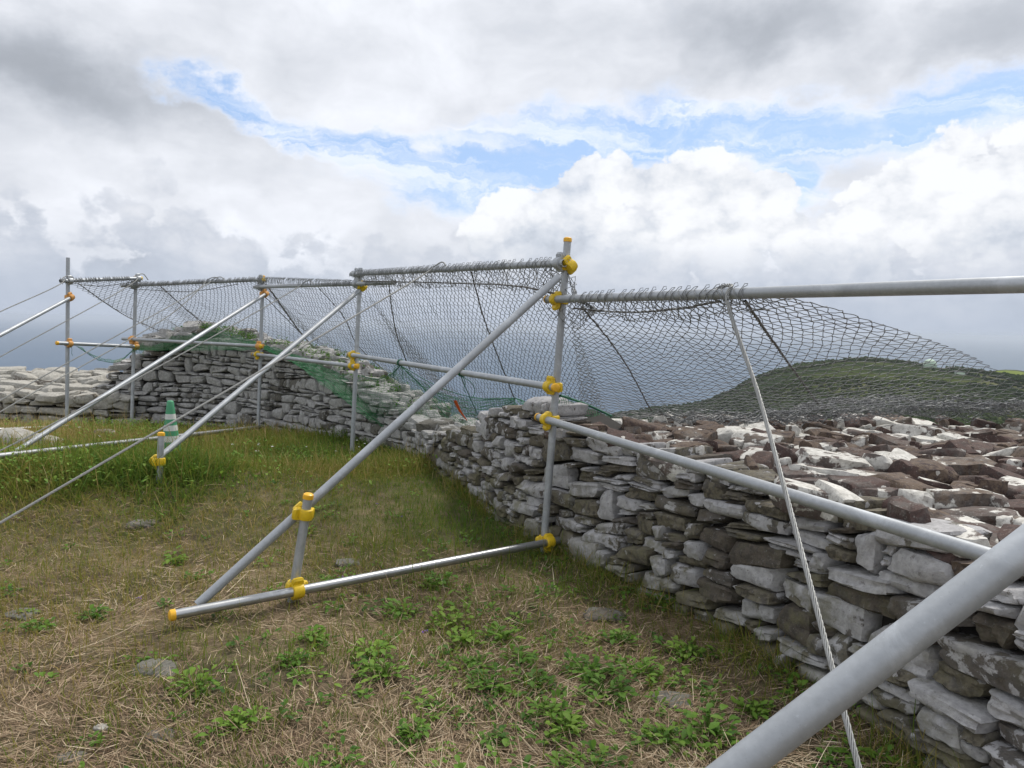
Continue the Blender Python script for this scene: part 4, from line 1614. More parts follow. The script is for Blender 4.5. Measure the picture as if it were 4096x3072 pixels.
netR = net_thing('chain link net sheet with free frayed edge draped over the maroon rubble top', (1.5, 5.0, 0.7),
                 [chain_net(top_line(_e5b - (_e56 - _e5b) * 0.22, _e5b, _e56, _e6), [P(2330, 1660, 6.2), P(2480, 1672, 6.0), P(2950, 1692, 5.85), P(4230, 1645, 6.3)], [0.02, 0.03, 0.04, -0.13], 9, pile=0.10),
                  chain_net([P(2480, 1668, 5.9), P(2950, 1672, 5.75), P(3400, 1628, 5.95), P(4230, 1618, 6.2)],
                            [P(2500, 1690, 5.65), P(2960, 1712, 5.45), P(3400, 1682, 5.7), P(4230, 1672, 6.3)], [-0.04, -0.05, -0.06, -0.02], 10, w=0.04, h=0.016, wob=0.13, wire=0.0028),
                  chain_net([P(2620, 1668, 5.7), P(2950, 1668, 5.6), P(3350, 1616, 5.8), P(4230, 1610, 6.1)],
                            [P(2700, 1698, 5.5), P(2960, 1704, 5.35), P(3400, 1668, 5.6), P(4230, 1655, 6.2)], [-0.05, -0.06, -0.07, -0.03], 13, w=0.04, h=0.016, wob=0.15, wire=0.0028),
                  chain_net([P(2760, 1660, 5.8), P(3050, 1655, 5.7), P(3350, 1606, 5.85), P(4230, 1600, 6.15)],
                            [P(2760, 1690, 5.5), P(3050, 1696, 5.35), P(3400, 1655, 5.65), P(4230, 1645, 6.1)], [-0.05, -0.05, -0.05, -0.03], 14, w=0.045, h=0.02, wob=0.16, wire=0.0028),
                  chain_net(top_line(_e5b, _e56, _e6), [_e5b + (0.0, 0.05, -0.10), _e56 + (0.02, 0.04, -0.13), _e6 + (0.02, 0.03, -0.06)], [0.0, 0.0, 0.0], 12, wob=0.06, w=0.035, h=0.026),
                  hook_wires((rail_at_px(R_['t56'], 2300), _e6), None, 1, 5)],
                 [([_e5b + (0.0, 0.02, -0.05), P(2480, 1420, 4.9), P(2605, 1643, 5.6)], 0.007),
                  ([rail_at_px(R_['t56'], 2985) + (0, 0.02, -0.03), P(3080, 1350, 3.9), P(3180, 1490, 4.8), P(3290, 1640, 5.75)], 0.010),
                  ([_e5b + (-0.05, 0.02, -0.06), P(2470, 1248, 4.4), P(2700, 1235, 3.7), P(2880, 1205, 3.25)], 0.008)])


# ------------------------------------------------------------------ steel guy cables
def cable(pts, label, rad=0.0075, turns=0.12):
    c = catmull(pts, 60)
    L = float(np.sum(np.linalg.norm(np.diff(c, axis=0), axis=1)))
    n = int(L / 0.011)
    c = resample(c, n)
    s = np.linspace(0, L, n)
    tang = np.gradient(c, axis=0)
    tang /= np.linalg.norm(tang, axis=1, keepdims=True)
    a = np.cross(tang, [0.35, 0.80, 0.25])
    a /= np.linalg.norm(a, axis=1, keepdims=True)
    b = np.cross(tang, a)
    st = []
    for k in range(6):
        th = s * 2 * math.pi / turns + k * math.pi / 3
        st.append(c + rad * 0.70 * (np.cos(th)[:, None] * a + np.sin(th)[:, None] * b))
    V, q = join([tube_paths(np.array(st), rad * 0.31, 5)])
    o = obj('steel_cable', mesh_np('steel_cable', V, q, True), M['cable'])
    Vc, qc = tube_paths(c[None], rad * 0.55, 6)
    oc = obj('groove_shade_core', mesh_np('groove_shade_core', Vc, qc, True), M['hollow_shade'], o)  # dark tube added to paint shade into the grooves between strands
    tag(o, label, 'cable', 'twisted steel guy cables')
    return o


def over_rail(rail, px, front=True):
    """points looping over a rail: behind it, on top, in front"""
    p = rail_at_px(rail, px)
    ax = rail.ax
    side = unit(np.cross(ax, [0, 0, 1.0]))
    if side[1] > 0:
        side = -side
    q = PR + 0.008
    return [p - side * 0.03 + ax * 0.22 * (1 if ax[0] > 0 else -1) + np.array([0, 0, -0.03]), p - side * 0.02 + ax * 0.13 * (1 if ax[0] > 0 else -1) + np.array([0, 0, q + 0.03]), p + np.array([0, 0, q]), p + side * (q + 0.002) + np.array([0, 0, 0.002])]


_p = rail_at_px(R_['t56'], 2935)
_ax = R_['t56'].ax
_sd2 = unit(np.cross(_ax, [0, 0, 1.0]))
_sd2 = -_sd2 if _sd2[1] > 0 else _sd2
_end = P(3440, 3090, 1.86)
_low = _end + (_end - _p) * 0.36
cable([_p - _ax * 0.16 + (0, 0.02, 0.012), _p - _ax * 0.06 - _sd2 * 0.005 + (0, 0, PR + 0.012), _p + _sd2 * 0.012 + (0, 0, PR + 0.006), _p + _sd2 * (PR + 0.010), P(3040, 1600, 2.85), _end, _low],
      'thick twisted steel cable hanging off the bare rail in front of the near wall', 0.0088)


def guy(rail, px, way, end, label, rad=0.0068):
    o = over_rail(rail, px)
    e = np.asarray(end)
    last = np.asarray(way[-1]) if way else o[-1]
    ext = e + (e - o[-1]) * 0.35
    ext[2] = max(ext[2], -0.05)
    cable(o + [np.asarray(w_) for w_ in way] + [e, ext], label, rad)


guy(R_['t45'], 1740, [], P(0, 2092, 3.55), 'long steel guy cable sloping from the tallest bay rail across the grass to the ground')
guy(R_['t34'], 1215, [], P(0, 1803, 6.2), 'steel guy cable running just under the shiny brace to the ground')
guy(R_['t23'], 850, [], P(0, 1602, 7.8), 'upper of two close steel guy cables from the rail above the tall wall')
guy(R_['t23'], 830, [P(700, 1245, 9.9)], P(0, 1648, 7.7), 'lower of two close steel guy cables from the rail above the tall wall')
guy(R_['t12'], 545, [], P(0, 1428, 8.9), 'steel guy cable from the second post of the orange clamped end')
guy(R_['t12'], 250, [], P(0, 1247, 9.0), 'steel guy cable from the tip of the end rail beside the uncovered tall post')

# ------------------------------------------------------------------ green netting
def green_sheet(rows, cell=0.02, r=0.0009, jit=0.006, seed=1):
    """rows: list of rows of 3D points (same count). Square mesh net, cords in both directions"""
    rows = np.array([[np.asarray(p, float) for p in row] for row in rows])
    a = np.array([catmull(row, 60) for row in rows])                 # (rows,60,3)
    b = np.array([catmull(a[:, k], 40) for k in range(60)])          # (60,40,3)
    lu = np.median(np.sum(np.linalg.norm(np.diff(b, axis=0), axis=2), axis=0))
    lv = np.median(np.sum(np.linalg.norm(np.diff(b, axis=1), axis=2), axis=1))
    nu, nv = max(3, int(lu / cell)), max(3, int(lv / cell))
    U_, V_ = np.meshgrid(np.linspace(0, 59, nu), np.linspace(0, 39, nv), indexing='ij')

    def samp(U0, V0):
        i0 = np.clip(np.floor(U0).astype(int), 0, 58); j0 = np.clip(np.floor(V0).astype(int), 0, 38)
        fu, fv = (U0 - i0)[..., None], (V0 - j0)[..., None]
        return (b[i0, j0] * (1 - fu) * (1 - fv) + b[i0 + 1, j0] * fu * (1 - fv) + b[i0, j0 + 1] * (1 - fu) * fv + b[i0 + 1, j0 + 1] * fu * fv)
    g = samp(U_, V_)
    rr = np.random.default_rng(seed)
    g = g + (vnoise(U_ * 0.4, V_ * 0.5, 1.0, seed)[..., None] - 0.5) * 0.05 * np.array([0.2, 0.6, 0.5]) + rr.normal(0, jit * 0.4, g.shape)
    return join([tube_paths(g, r, 3), tube_paths(np.swapaxes(g, 0, 1), r, 3)]), g


def cord(pts, r=0.004):
    c = catmull(pts, 40)
    return tube_paths(c[None], r, 5)


def green_net(label, base, rows, cords=(), **kw):
    t = empty('green_netting', base, label, 'netting')
    (V, Fq), g = green_sheet(rows, **kw)
    obj('mesh', mesh_np('mesh', V, Fq), M['green_net'], t)
    for c, r in cords:
        V, q = cord(c, r)
        obj('edge_cord', mesh_np('edge_cord', V, q, True), M['green_cord'], t)
    return t


green_net('green netting swag sagging from the end rail beside the tall wall', P(430, 1500, 10.6),
          [[P(310, 1386, 9.98), P(390, 1436, 10.2), P(480, 1444, 10.6), P(535, 1395, 10.75), P(570, 1375, 10.9)],
           [P(325, 1390, 10.0), P(400, 1430, 10.25), P(480, 1436, 10.65), P(530, 1410, 10.8), P(575, 1420, 10.95)]],
          [([P(305, 1384, 9.97), P(390, 1437, 10.2), P(480, 1445, 10.6), P(537, 1395, 10.74)], 0.003)], cell=0.016, r=0.0022)
green_net('green netting stretched over the humped crest of the tall grey wall', P(800, 1400, 11.2),
          [[P(560, 1372, 11.6), P(650, 1335, 11.75), P(760, 1300, 11.8), P(860, 1310, 11.7), P(960, 1345, 11.4), P(1040, 1375, 10.9)],
           [P(562, 1385, 11.2), P(650, 1365, 11.35), P(760, 1340, 11.4), P(860, 1345, 11.3), P(950, 1368, 11.0), P(1050, 1385, 10.5)],
           [P(560, 1402, 10.95), P(650, 1402, 11.1), P(760, 1404, 11.05), P(860, 1402, 10.9), P(950, 1400, 10.7), P(1060, 1395, 10.2)]],
          cell=0.022, r=0.0014, seed=3)
green_net('green netting pulled down the sloping shoulder of the tall wall', P(1300, 1560, 9.6),
          [[P(1060, 1378, 10.25), P(1160, 1412, 10.1), P(1290, 1452, 9.9), P(1400, 1500, 9.7), P(1530, 1590, 9.6), P(1590, 1680, 9.4), P(1640, 1720, 9.3)],
           [P(1055, 1392, 10.15), P(1165, 1440, 9.85), P(1280, 1500, 9.5), P(1390, 1570, 9.2), P(1480, 1640, 9.0), P(1550, 1690, 9.0), P(1610, 1725, 9.1)],
           [P(1060, 1396, 10.1), P(1170, 1452, 9.75), P(1275, 1525, 9.35), P(1375, 1600, 9.0), P(1450, 1660, 8.8), P(1520, 1700, 8.8), P(1590, 1730, 8.9)]],
          [([P(1055, 1376, 10.2), P(1100, 1400, 10.1), P(1180, 1425, 10.0), P(1300, 1452, 9.9)], 0.004)], cell=0.021, r=0.0021, seed=4)
_tie1, _tie2 = P(1602, 1462, 7.25), P(1845, 1508, 6.1)
green_net('dark green netting hung by cords from the mid rail across the wall gap', P(1650, 1740, 8.6),
          [[P(1430, 1500, 8.5), P(1500, 1515, 8.4), P(1560, 1500, 8.0), _tie1, P(1700, 1535, 7.3), P(1800, 1580, 7.0), P(1900, 1592, 6.8), P(2050, 1592, 6.3)],
           [P(1440, 1590, 8.7), P(1510, 1600, 8.7), P(1580, 1600, 8.5), P(1660, 1600, 8.3), P(1740, 1625, 8.1), P(1830, 1650, 7.8), P(1930, 1650, 7.4), P(2060, 1610, 6.6)],
           [P(1480, 1690, 9.0), P(1560, 1720, 9.0), P(1640, 1740, 8.9), P(1720, 1745, 8.8), P(1800, 1740, 8.6), P(1880, 1720, 8.2), P(1960, 1690, 7.7), P(2070, 1620, 6.8)]],
          [([P(1430, 1500, 8.5), P(1500, 1516, 8.4), P(1560, 1500, 8.0), _tie1], 0.004),
           ([_tie1, P(1720, 1530, 7.3), P(1830, 1575, 7.0), P(1930, 1595, 6.8), P(2060, 1594, 6.2)], 0.004),
           ([_tie1, P(1700, 1560, 7.8), P(1780, 1660, 8.3), P(1860, 1745, 8.7)], 0.004),
           ([_tie2, P(1880, 1590, 6.6), P(1930, 1700, 7.4)], 0.004),
           ([_tie2 + (0.02, -0.03, 0), P(1885, 1530, 6.1), P(1900, 1565, 6.15), P(1885, 1600, 6.1)], 0.003),
           ([_tie1 + (0, -0.03, 0), P(1575, 1490, 7.2), P(1580, 1530, 7.2)], 0.003)], cell=0.028, r=0.0015, seed=5)
green_net('green netting with thick edge cord behind the mid rail clamp of the tallest post', P(2300, 1690, 5.4),
          [[P(2060, 1592, 5.75), P(2140, 1622, 5.6), P(2200, 1625, 5.4), P(2244, 1583, 5.1), P(2330, 1612, 5.3), P(2440, 1662, 5.6)],
           [P(2075, 1605, 5.65), P(2145, 1640, 5.5), P(2205, 1650, 5.3), P(2260, 1640, 5.2), P(2340, 1650, 5.3), P(2430, 1672, 5.5)],
           [P(2090, 1615, 5.55), P(2150, 1650, 5.45), P(2210, 1672, 5.3), P(2275, 1685, 5.25), P(2350, 1690, 5.3), P(2425, 1685, 5.45)]],
          [([P(2060, 1592, 5.75), P(2140, 1622, 5.6), P(2200, 1625, 5.4), P(2240, 1585, 5.1)], 0.004),
           ([P(2240, 1582, 5.08), P(2330, 1612, 5.3), P(2445, 1664, 5.6)], 0.009)], cell=0.024, r=0.0015, seed=6)


def tie_ring(rail, px, label):
    p = rail_at_px(rail, px)
    x, y, z = frame_of(rail.ax)
    pts = []
    for k in range(3 * 16 + 1):
        th = k / 16 * 2 * math.pi
        pts.append(p + (PR + 0.006) * (math.cos(th) * x + math.sin(th) * y) + z * (k / 48 * 0.03 - 0.015))
    V, q = tube_paths(np.array([pts]), 0.005, 5)
    tail = catmull([p + (0.0, -0.03, -0.02), p + (0.03, -0.04, -0.07), p + (0.02, -0.03, -0.13), p + (0.035, -0.03, -0.16)], 16)
    V2, q2 = tube_paths(tail[None], 0.003, 4)
    V, Fq = join([(V, q), (V2, q2)])
    o = obj('cord_tie', mesh_np('cord_tie', V - p, Fq, True), M['green_cord'], None, p)
    tag(o, label, 'cord')


tie_ring(R_['m45'], 1602, 'dark green cord knotted round the mid rail where the netting hangs')
tie_ring(R_['m45'], 1848, 'green cord tie with loose tail hidden partly behind the long brace')
tie_ring(R_['m12'], 285, 'green cord tie at the end post with orange clamp')


def orange_strip():
    a = [P(1820, 1602, 7.0), P(1838, 1640, 7.1), P(1868, 1682, 7.2)]
    c = catmull(a, 14)
    wdt = np.array([0.030] * 4 + list(np.linspace(0.030, 0.010, 10)))
    side = np.array([0.94, -0.2, 0.25])
    V = np.concatenate([c - side * wdt[:, None] / 2, c + side * wdt[:, None] / 2, c - side * wdt[:, None] / 2 + (0, 0.003, 0), c + side * wdt[:, None] / 2 + (0, 0.003, 0)])
    n = 14
    i = np.arange(n - 1)
    q = np.concatenate([np.stack([i, i + 1, i + n + 1, i + n], 1), np.stack([i + 2 * n, i + 3 * n, i + 3 * n + 1, i + 2 * n + 1], 1),
                        np.stack([i, i + 2 * n, i + 2 * n + 1, i + 1], 1), np.stack([i + n, i + n + 1, i + 3 * n + 1, i + 3 * n], 1)])
    o = obj('marker_tape', mesh_np('marker_tape', V, q), M['tape'])
    tag(o, 'short bright orange tape strip caught in the dark green netting', 'tape')


orange_strip()


# ------------------------------------------------------------------ traffic cone
def traffic_cone():
    top = P(681, 1603, 7.6)
    zb = float(ground_z(top[0], top[1])) + 0.01
    Ht = 0.70
    t = empty('traffic_cone', (top[0], top[1], zb), 'green traffic cone with white bands in tall grass before the grey wall', 'traffic cone')
    zt = top[2]
    zb = zt - Ht
    t.location[2] = zb
    rad = lambda f: 0.118 + (0.031 - 0.118) * f
    segs = [(0.04, 0.40, 'cone_green'), (0.40, 0.486, 'cone_white'), (0.486, 0.561, 'cone_green'), (0.561, 0.643, 'cone_white'), (0.643, 0.731, 'cone_green'), (0.731, 0.809, 'cone_white'), (0.809, 0.985, 'cone_green')]
    # visible sequence from the top: green, white, green, white, green, white
    for k, (f0, f1, mt) in enumerate(segs):
        pr = [(rad(f0), f0 * Ht), (rad((f0 + f1) / 2), (f0 + f1) / 2 * Ht), (rad(f1), f1 * Ht)]
        if k == len(segs) - 1:
            pr += [(rad(1) * 0.93, Ht * 0.995), (rad(1) * 0.6, Ht * 1.004), (0.001, Ht * 1.006)]
        V, q = lathe(pr, 28)
        obj('white_band' if mt == 'cone_white' else 'cone_body', mesh_np('cone_band', V, q, True, None, 40), M[mt], t, (top[0], top[1], zb))
    s = 0.19
    V, q = box(0, 0, 0.018, 2 * s, 2 * s, 0.036)
    obj('base_plate', mesh_np('base_plate', V, q), M['cone_green'], t, (top[0], top[1], zb))


traffic_cone()


# ------------------------------------------------------------------ vegetation
def wall_line_x(y):
    """x of the wall front for a given y"""
    ys = [p[1] for p in PA] + [8.3, 8.95, 9.6, 10.2, 10.8, 11.3, 11.5]
    xs = [p[0] for p in PA] + [-1.15, -1.75, -2.45, -3.1, -3.8, -4.8, -6.5]
    return np.interp(y, ys, xs)


def scatter(n, ymin, ymax, power=1.3, xmargin=1.9):
    """points on the field in view, thicker near the camera"""
    t = rng.random(n * 3)
    a = 1 - power
    y = (ymin ** a + t * (ymax ** a - ymin ** a)) ** (1 / a) if abs(a) > 1e-3 else ymin * (ymax / ymin) ** t
    x = rng.uniform(-1, 1, n * 3) * (0.72 * y + xmargin)
    ok = (x < wall_line_x(y) + 0.06)
    return x[ok][:n], y[ok][:n]


def tall_zone(x, y):
    """0 on the mown patch, 1 in the unmown growth further back"""
    yb = 6.15 + 0.16 * (x + 2.5) + 0.5 * (vnoise(x, y, 0.9, 3) - 0.5) + np.where(x > -1.4, (x + 1.4) * 1.6, 0)
    yb = np.where(x < -2.3, 5.2 + 0.10 * (x + 4) + 1.3 * (vnoise(x, y, 0.9, 3) - 0.5) + 0.5 * (vnoise(x, y, 2.6, 9) - 0.5) + 0.45 * np.clip((x + 4.0) / 1.7, 0, 1), yb)
    return smoothstep(-1.1, 0.8, y - yb)


def ribbons(x, y, z, yaw, length, width, lean, curl, seg=3):
    """curved tapering blades: lean 0 upright .. pi/2 flat; returns V (n*(2*seg+1)), faces"""
    n = len(x)
    k = seg
    t = np.linspace(0, 1, k + 1)
    ang = lean[:, None] + curl[:, None] * t[None]
    ds = length[:, None] / k
    hx = np.concatenate([np.zeros((n, 1)), np.cumsum(np.sin((ang[:, :-1] + ang[:, 1:]) / 2) * ds, 1)], 1)
    hz = np.concatenate([np.zeros((n, 1)), np.cumsum(np.cos((ang[:, :-1] + ang[:, 1:]) / 2) * ds, 1)], 1)
    px = x[:, None] + hx * np.cos(yaw)[:, None]
    py = y[:, None] + hx * np.sin(yaw)[:, None]
    pz = z[:, None] + hz
    wv = width[:, None] * np.array([1.0] * k + [0.25])[None] * 0.5
    sx, sy = -np.sin(yaw)[:, None] * wv, np.cos(yaw)[:, None] * wv
    tw = (rng.random((n, 1)) - 0.5) * wv * 1.2
    A = np.stack([px + sx, py + sy, pz + tw], -1)
    B = np.stack([px - sx, py - sy, pz - tw], -1)
    V = np.stack([A, B], 2).reshape(n, (k + 1) * 2, 3)
    base = (np.arange(n) * (k + 1) * 2)[:, None]
    f = []
    for i in range(k):
        f.append(np.stack([base[:, 0] + 2 * i, base[:, 0] + 2 * i + 1, base[:, 0] + 2 * i + 3, base[:, 0] + 2 * i + 2], 1))
    return V.reshape(-1, 3), np.concatenate(f)


def blade_mat(name, cols, trans=0.25, rough=0.75):
    m, g, b = material(name)
    r = g.attr('rnd')
    cr = g.new('ShaderNodeValToRGB')
    el = cr.color_ramp.elements
    while len(el) < len(cols):
        el.new(0.5)
    for e, (p_, c) in zip(el, cols):
        e.position = p_
        e.color = (*c, 1)
    g.put(cr.inputs[0], r)
    g.put(b.inputs['Base Color'], cr.outputs[0])
    b.inputs['Roughness'].default_value = rough
    b.inputs['Specular IOR Level'].default_value = 0.2
    tr = g.new('ShaderNodeBsdfTranslucent')
    g.put(tr.inputs[0], cr.outputs[0])
    mx = g.new('ShaderNodeMixShader')
    mx.inputs[0].default_value = trans
    g.l.new(b.outputs[0], mx.inputs[1])
    g.l.new(tr.outputs[0], mx.inputs[2])
    out = [n for n in m.node_tree.nodes if n.type == 'OUTPUT_MATERIAL'][0]
    g.l.new(mx.outputs[0], out.inputs[0])
    return m


M['straw'] = blade_mat('dry_straw', [(0.0, (0.11, 0.068, 0.045)), (0.35, (0.26, 0.180, 0.112)), (0.7, (0.46, 0.355, 0.235)), (1.0, (0.68, 0.58, 0.42))], 0.12)
M['grass'] = blade_mat('grass_blades', [(0.0, (0.088, 0.165, 0.022)), (0.30, (0.165, 0.205, 0.032)), (0.60, (0.28, 0.235, 0.062)), (0.82, (0.40, 0.30, 0.120)), (1.0, (0.52, 0.41, 0.21))], 0.45)
M['leaf'] = blade_mat('weed_leaves', [(0.0, (0.050, 0.120, 0.022)), (0.5, (0.130, 0.255, 0.034)), (1.0, (0.23, 0.35, 0.055))], 0.4, 0.55)
M['petal'] = plain_mat('pale_petals', (0.75, 0.74, 0.72), 0.7)
M['violet'] = plain_mat('violet_petals', (0.10, 0.03, 0.25), 0.7)


def stuff(name, V, Fq, mat, label, cat, rr, smooth=False):
    o = obj(name, mesh_np(name, V, Fq, smooth, {'rnd': rr}), mat)
    return tag(o, label, cat, kind='stuff')


def build_straw():
    n = 105000
    x, y = scatter(n, 1.6, 8.2, 1.6)
    tz = tall_zone(x, y)
    dry = 0.20 + 0.9 * vnoise(x, y, 0.8, 21) * 0.6 + 0.5 * vnoise(x, y, 2.3, 22) + 0.20 * smoothstep(4.2, 2.6, y) - 0.75 * smoothstep(-2.0, -0.9, x) * smoothstep(4.5, 5.6, y) - 0.22 * smoothstep(3.6, 4.8, y)
    bare = smoothstep(0.60, 0.78, vnoise(x, y, 1.0, 28)) * smoothstep(-0.3, -0.9, x) * smoothstep(4.0, 3.2, y)
    keep = rng.random(len(x)) < np.clip(dry * (1 - 0.75 * tz), 0, 1) * (1 - 0.75 * bare)
    x, y = x[keep], y[keep]
    n = len(x)
    z = ground_z(x, y) + rng.random(n) ** 2 * 0.030 + 0.004
    sw = vnoise(x, y, 1.5, 25) * 5.0
    yaw = np.where(rng.random(n) < 0.6, sw + rng.normal(0, 0.6, n), rng.uniform(0, 2 * math.pi, n))
    ln = rng.gamma(3.0, 0.016, n) + 0.012
    long_ = rng.random(n) < 0.004
    ln = np.where(long_, rng.uniform(0.2, 0.38, n), ln)
    wd = rng.uniform(0.0013, 0.0030, n) * (0.75 + 0.08 * y)
    lean = rng.normal(math.pi / 2 - 0.06, 0.16, n)
    V, Fq = ribbons(x, y, z, yaw, ln, wd, lean, rng.normal(0.05, 0.25, n), 3)
    V[:, 2] = np.maximum(V[:, 2], ground_z(V[:, 0], V[:, 1]) + 0.002)
    rr = np.clip(rng.beta(2.2, 2.6, n) + (vnoise(x, y, 1.1, 27) - 0.5) * 0.3 + long_ * 0.25, 0, 1)
    stuff('dry_straw', V, Fq, M['straw'], 'mown dry straw lying matted over the ground', 'straw', np.repeat(rr, 8))


def build_grass():
    # short green growth on the mown patch
    n = 140000
    x, y = scatter(n, 2.0, 9.0, 1.5)
    tz = tall_zone(x, y)
    green = vnoise(x, y, 1.1, 31) * 0.75 + vnoise(x, y, 3.7, 32) * 0.5 + 0.85 * smoothstep(-2.0, -0.8, x) * smoothstep(4.4, 5.6, y) - 0.27 + 0.40 * smoothstep(3.3, 4.8, y) - 0.12 * smoothstep(3.2, 2.3, y)
    keep = rng.random(len(x)) < np.clip(green, 0.02, 1) * (1 - 0.6 * tz)
    x, y = x[keep], y[keep]
    n = len(x)
    z = ground_z(x, y) - 0.004
    ln = rng.gamma(4, 0.011, n) + 0.015 + 0.03 * (vnoise(x, y, 1.0, 35) > 0.6) * rng.random(n)
    V, Fq = ribbons(x, y, z, rng.uniform(0, 6.28, n), ln, rng.uniform(0.0022, 0.0045, n) * (0.8 + 0.06 * y), np.abs(rng.normal(0.35, 0.35, n)), rng.normal(0.6, 0.5, n), 2)
    rr = np.clip(rng.beta(2, 3, n) * 0.8 - 0.06 + 0.30 * (vnoise(x, y, 0.9, 33) - 0.3) + 0.16 * smoothstep(-0.8, -2.0, x) - 0.22 * smoothstep(-2.0, -0.8, x) * smoothstep(4.4, 5.6, y), 0, 1)
    stuff('short_grass', V, Fq, M['grass'], 'short green grass sprouting through the mown straw', 'grass', np.repeat(rr, 6))
    # unmown grass and stalks further back
    n = 150000
    x, y = scatter(n, 4.3, 12.2, 1.25, 1.9)
    tz = tall_zone(x, y)
    keep = rng.random(len(x)) < tz
    x, y = x[keep], y[keep]
    n = len(x)
    z = ground_z(x, y) - 0.01
    hgt = (0.075 + 0.14 * vnoise(x, y, 0.8, 41) ** 1.5 + 0.10 * np.exp(-((x + 2.9) ** 2 + (y - 5.6) ** 2) / 0.35)) * rng.gamma(9, 1 / 9., n) * (0.35 + 0.75 * tall_zone(x, y))
    hgt *= 1 - 0.35 * smoothstep(9, 11, y)
    stalk = rng.random(n) < 0.06
    hgt = np.where(stalk, hgt * rng.uniform(1.2, 1.7, n), hgt)
    V, Fq = ribbons(x, y, z, rng.uniform(0, 6.28, n), hgt, rng.uniform(0.0035, 0.0075, n) * np.where(stalk, 0.6, 1), np.abs(rng.normal(0.5, 0.4, n)) * np.where(stalk, 0.4, 1), rng.normal(1.0, 0.6, n) * np.where(stalk, 0.4, 1), 3)
    dry = vnoise(x, y, 0.55, 43) + 0.35 * (vnoise(x, y, 2.0, 44) - 0.5)
    rr = np.clip(rng.beta(2, 3.2, n) * 0.8 + 0.85 * (dry - 0.34) + stalk * 0.4 + 0.22 * smoothstep(-2.6, -4.2, x) * smoothstep(6.6, 5.2, y), 0, 1)
    # fringe along the foot of the near wall
    k = 5200
    q_ = rng.uniform(0, pathA.L, k)
    fx = np.interp(q_, pathA.s, pathA.p[:, 0]); fy = np.interp(q_, pathA.s, pathA.p[:, 1])
    tx = np.interp(q_, pathA.s, pathA.t[:, 0]); ty = np.interp(q_, pathA.s, pathA.t[:, 1])
    off = rng.gamma(1.6, 0.055, k) - 0.03
    fx, fy = fx - ty * off, fy + tx * off
    ok = vnoise(fx, fy, 2.2, 71) > 0.38
    fx, fy = fx[ok], fy[ok]
    k = len(fx)
    V2, F2 = ribbons(fx, fy, ground_z(fx, fy) - 0.005, rng.uniform(0, 6.28, k), rng.gamma(4, 0.024, k) + 0.02, rng.uniform(0.002, 0.004, k), np.abs(rng.normal(0.4, 0.35, k)), rng.normal(0.8, 0.6, k), 3)
    V, Fq = join([(V, Fq), (V2, F2)])
    rr = np.concatenate([rr, np.clip(rng.beta(2, 2.5, k), 0, 1)])
    stuff('tall_grass', V, Fq, M['grass'], 'unmown tall grass and dry stalks in front of the tall wall', 'grass', np.repeat(rr, 8))


def leaf_mesh(c, yaw, ln, wd, lift, fold=0.25):
    """folded lobed leaves: 4 quads each; arrays -> V, F"""
    n = len(yaw)
    pr = np.array([(0, 0.06), (0.3, 0.42), (0.62, 0.5), (0.86, 0.3), (1.0, 0.02)])
    t, w = pr[:, 0], pr[:, 1]
    dx, dy = np.cos(yaw), np.sin(yaw)
    al = t[None] * ln[:, None]
    zz = np.sin(lift)[:, None] * al - 0.55 * (t[None] ** 2) * ln[:, None] * 0.45
    hx = np.cos(lift)[:, None] * al
    mid = np.stack([c[:, 0:1] + hx * dx[:, None], c[:, 1:2] + hx * dy[:, None], c[:, 2:3] + zz], -1)
    side = np.stack([-dy, dx, np.zeros(n)], -1)[:, None, :] * (w[None] * wd[:, None])[..., None]
    up = np.zeros_like(mid)
    up[..., 2] = (w[None] * wd[:, None]) * fold
    Lf, Rt = mid + side + up, mid - side + up
    V = np.stack([Lf, mid, Rt], 2).reshape(n, 15, 3)
    b = (np.arange(n) * 15)[:, None]
    f = []
    for i in range(4):
        o = 3 * i
        f.append(np.concatenate([b + o, b + o + 1, b + o + 4, b + o + 3], 1))
        f.append(np.concatenate([b + o + 1, b + o + 2, b + o + 5, b + o + 4], 1))
    return V.reshape(-1, 3), np.concatenate(f)


def weed_arrays(cx, cy, size, k):
    """a clump: k leaves round a centre"""
    a = rng.uniform(0, 6.28, k)
    d = rng.random(k) ** 0.6 * size * 0.55
    c = np.stack([cx + d * np.cos(a), cy + d * np.sin(a), ground_z(cx + d * np.cos(a), cy + d * np.sin(a)) + 0.010 + rng.random(k) ** 1.1 * size * 0.34], -1)
    yaw = a + rng.normal(0, 0.7, k)
    ln = rng.uniform(0.024, 0.050, k) * (0.65 + size * 2.2)
    return c, yaw, ln, ln * rng.uniform(0.42, 0.62, k), rng.normal(0.35, 0.35, k)


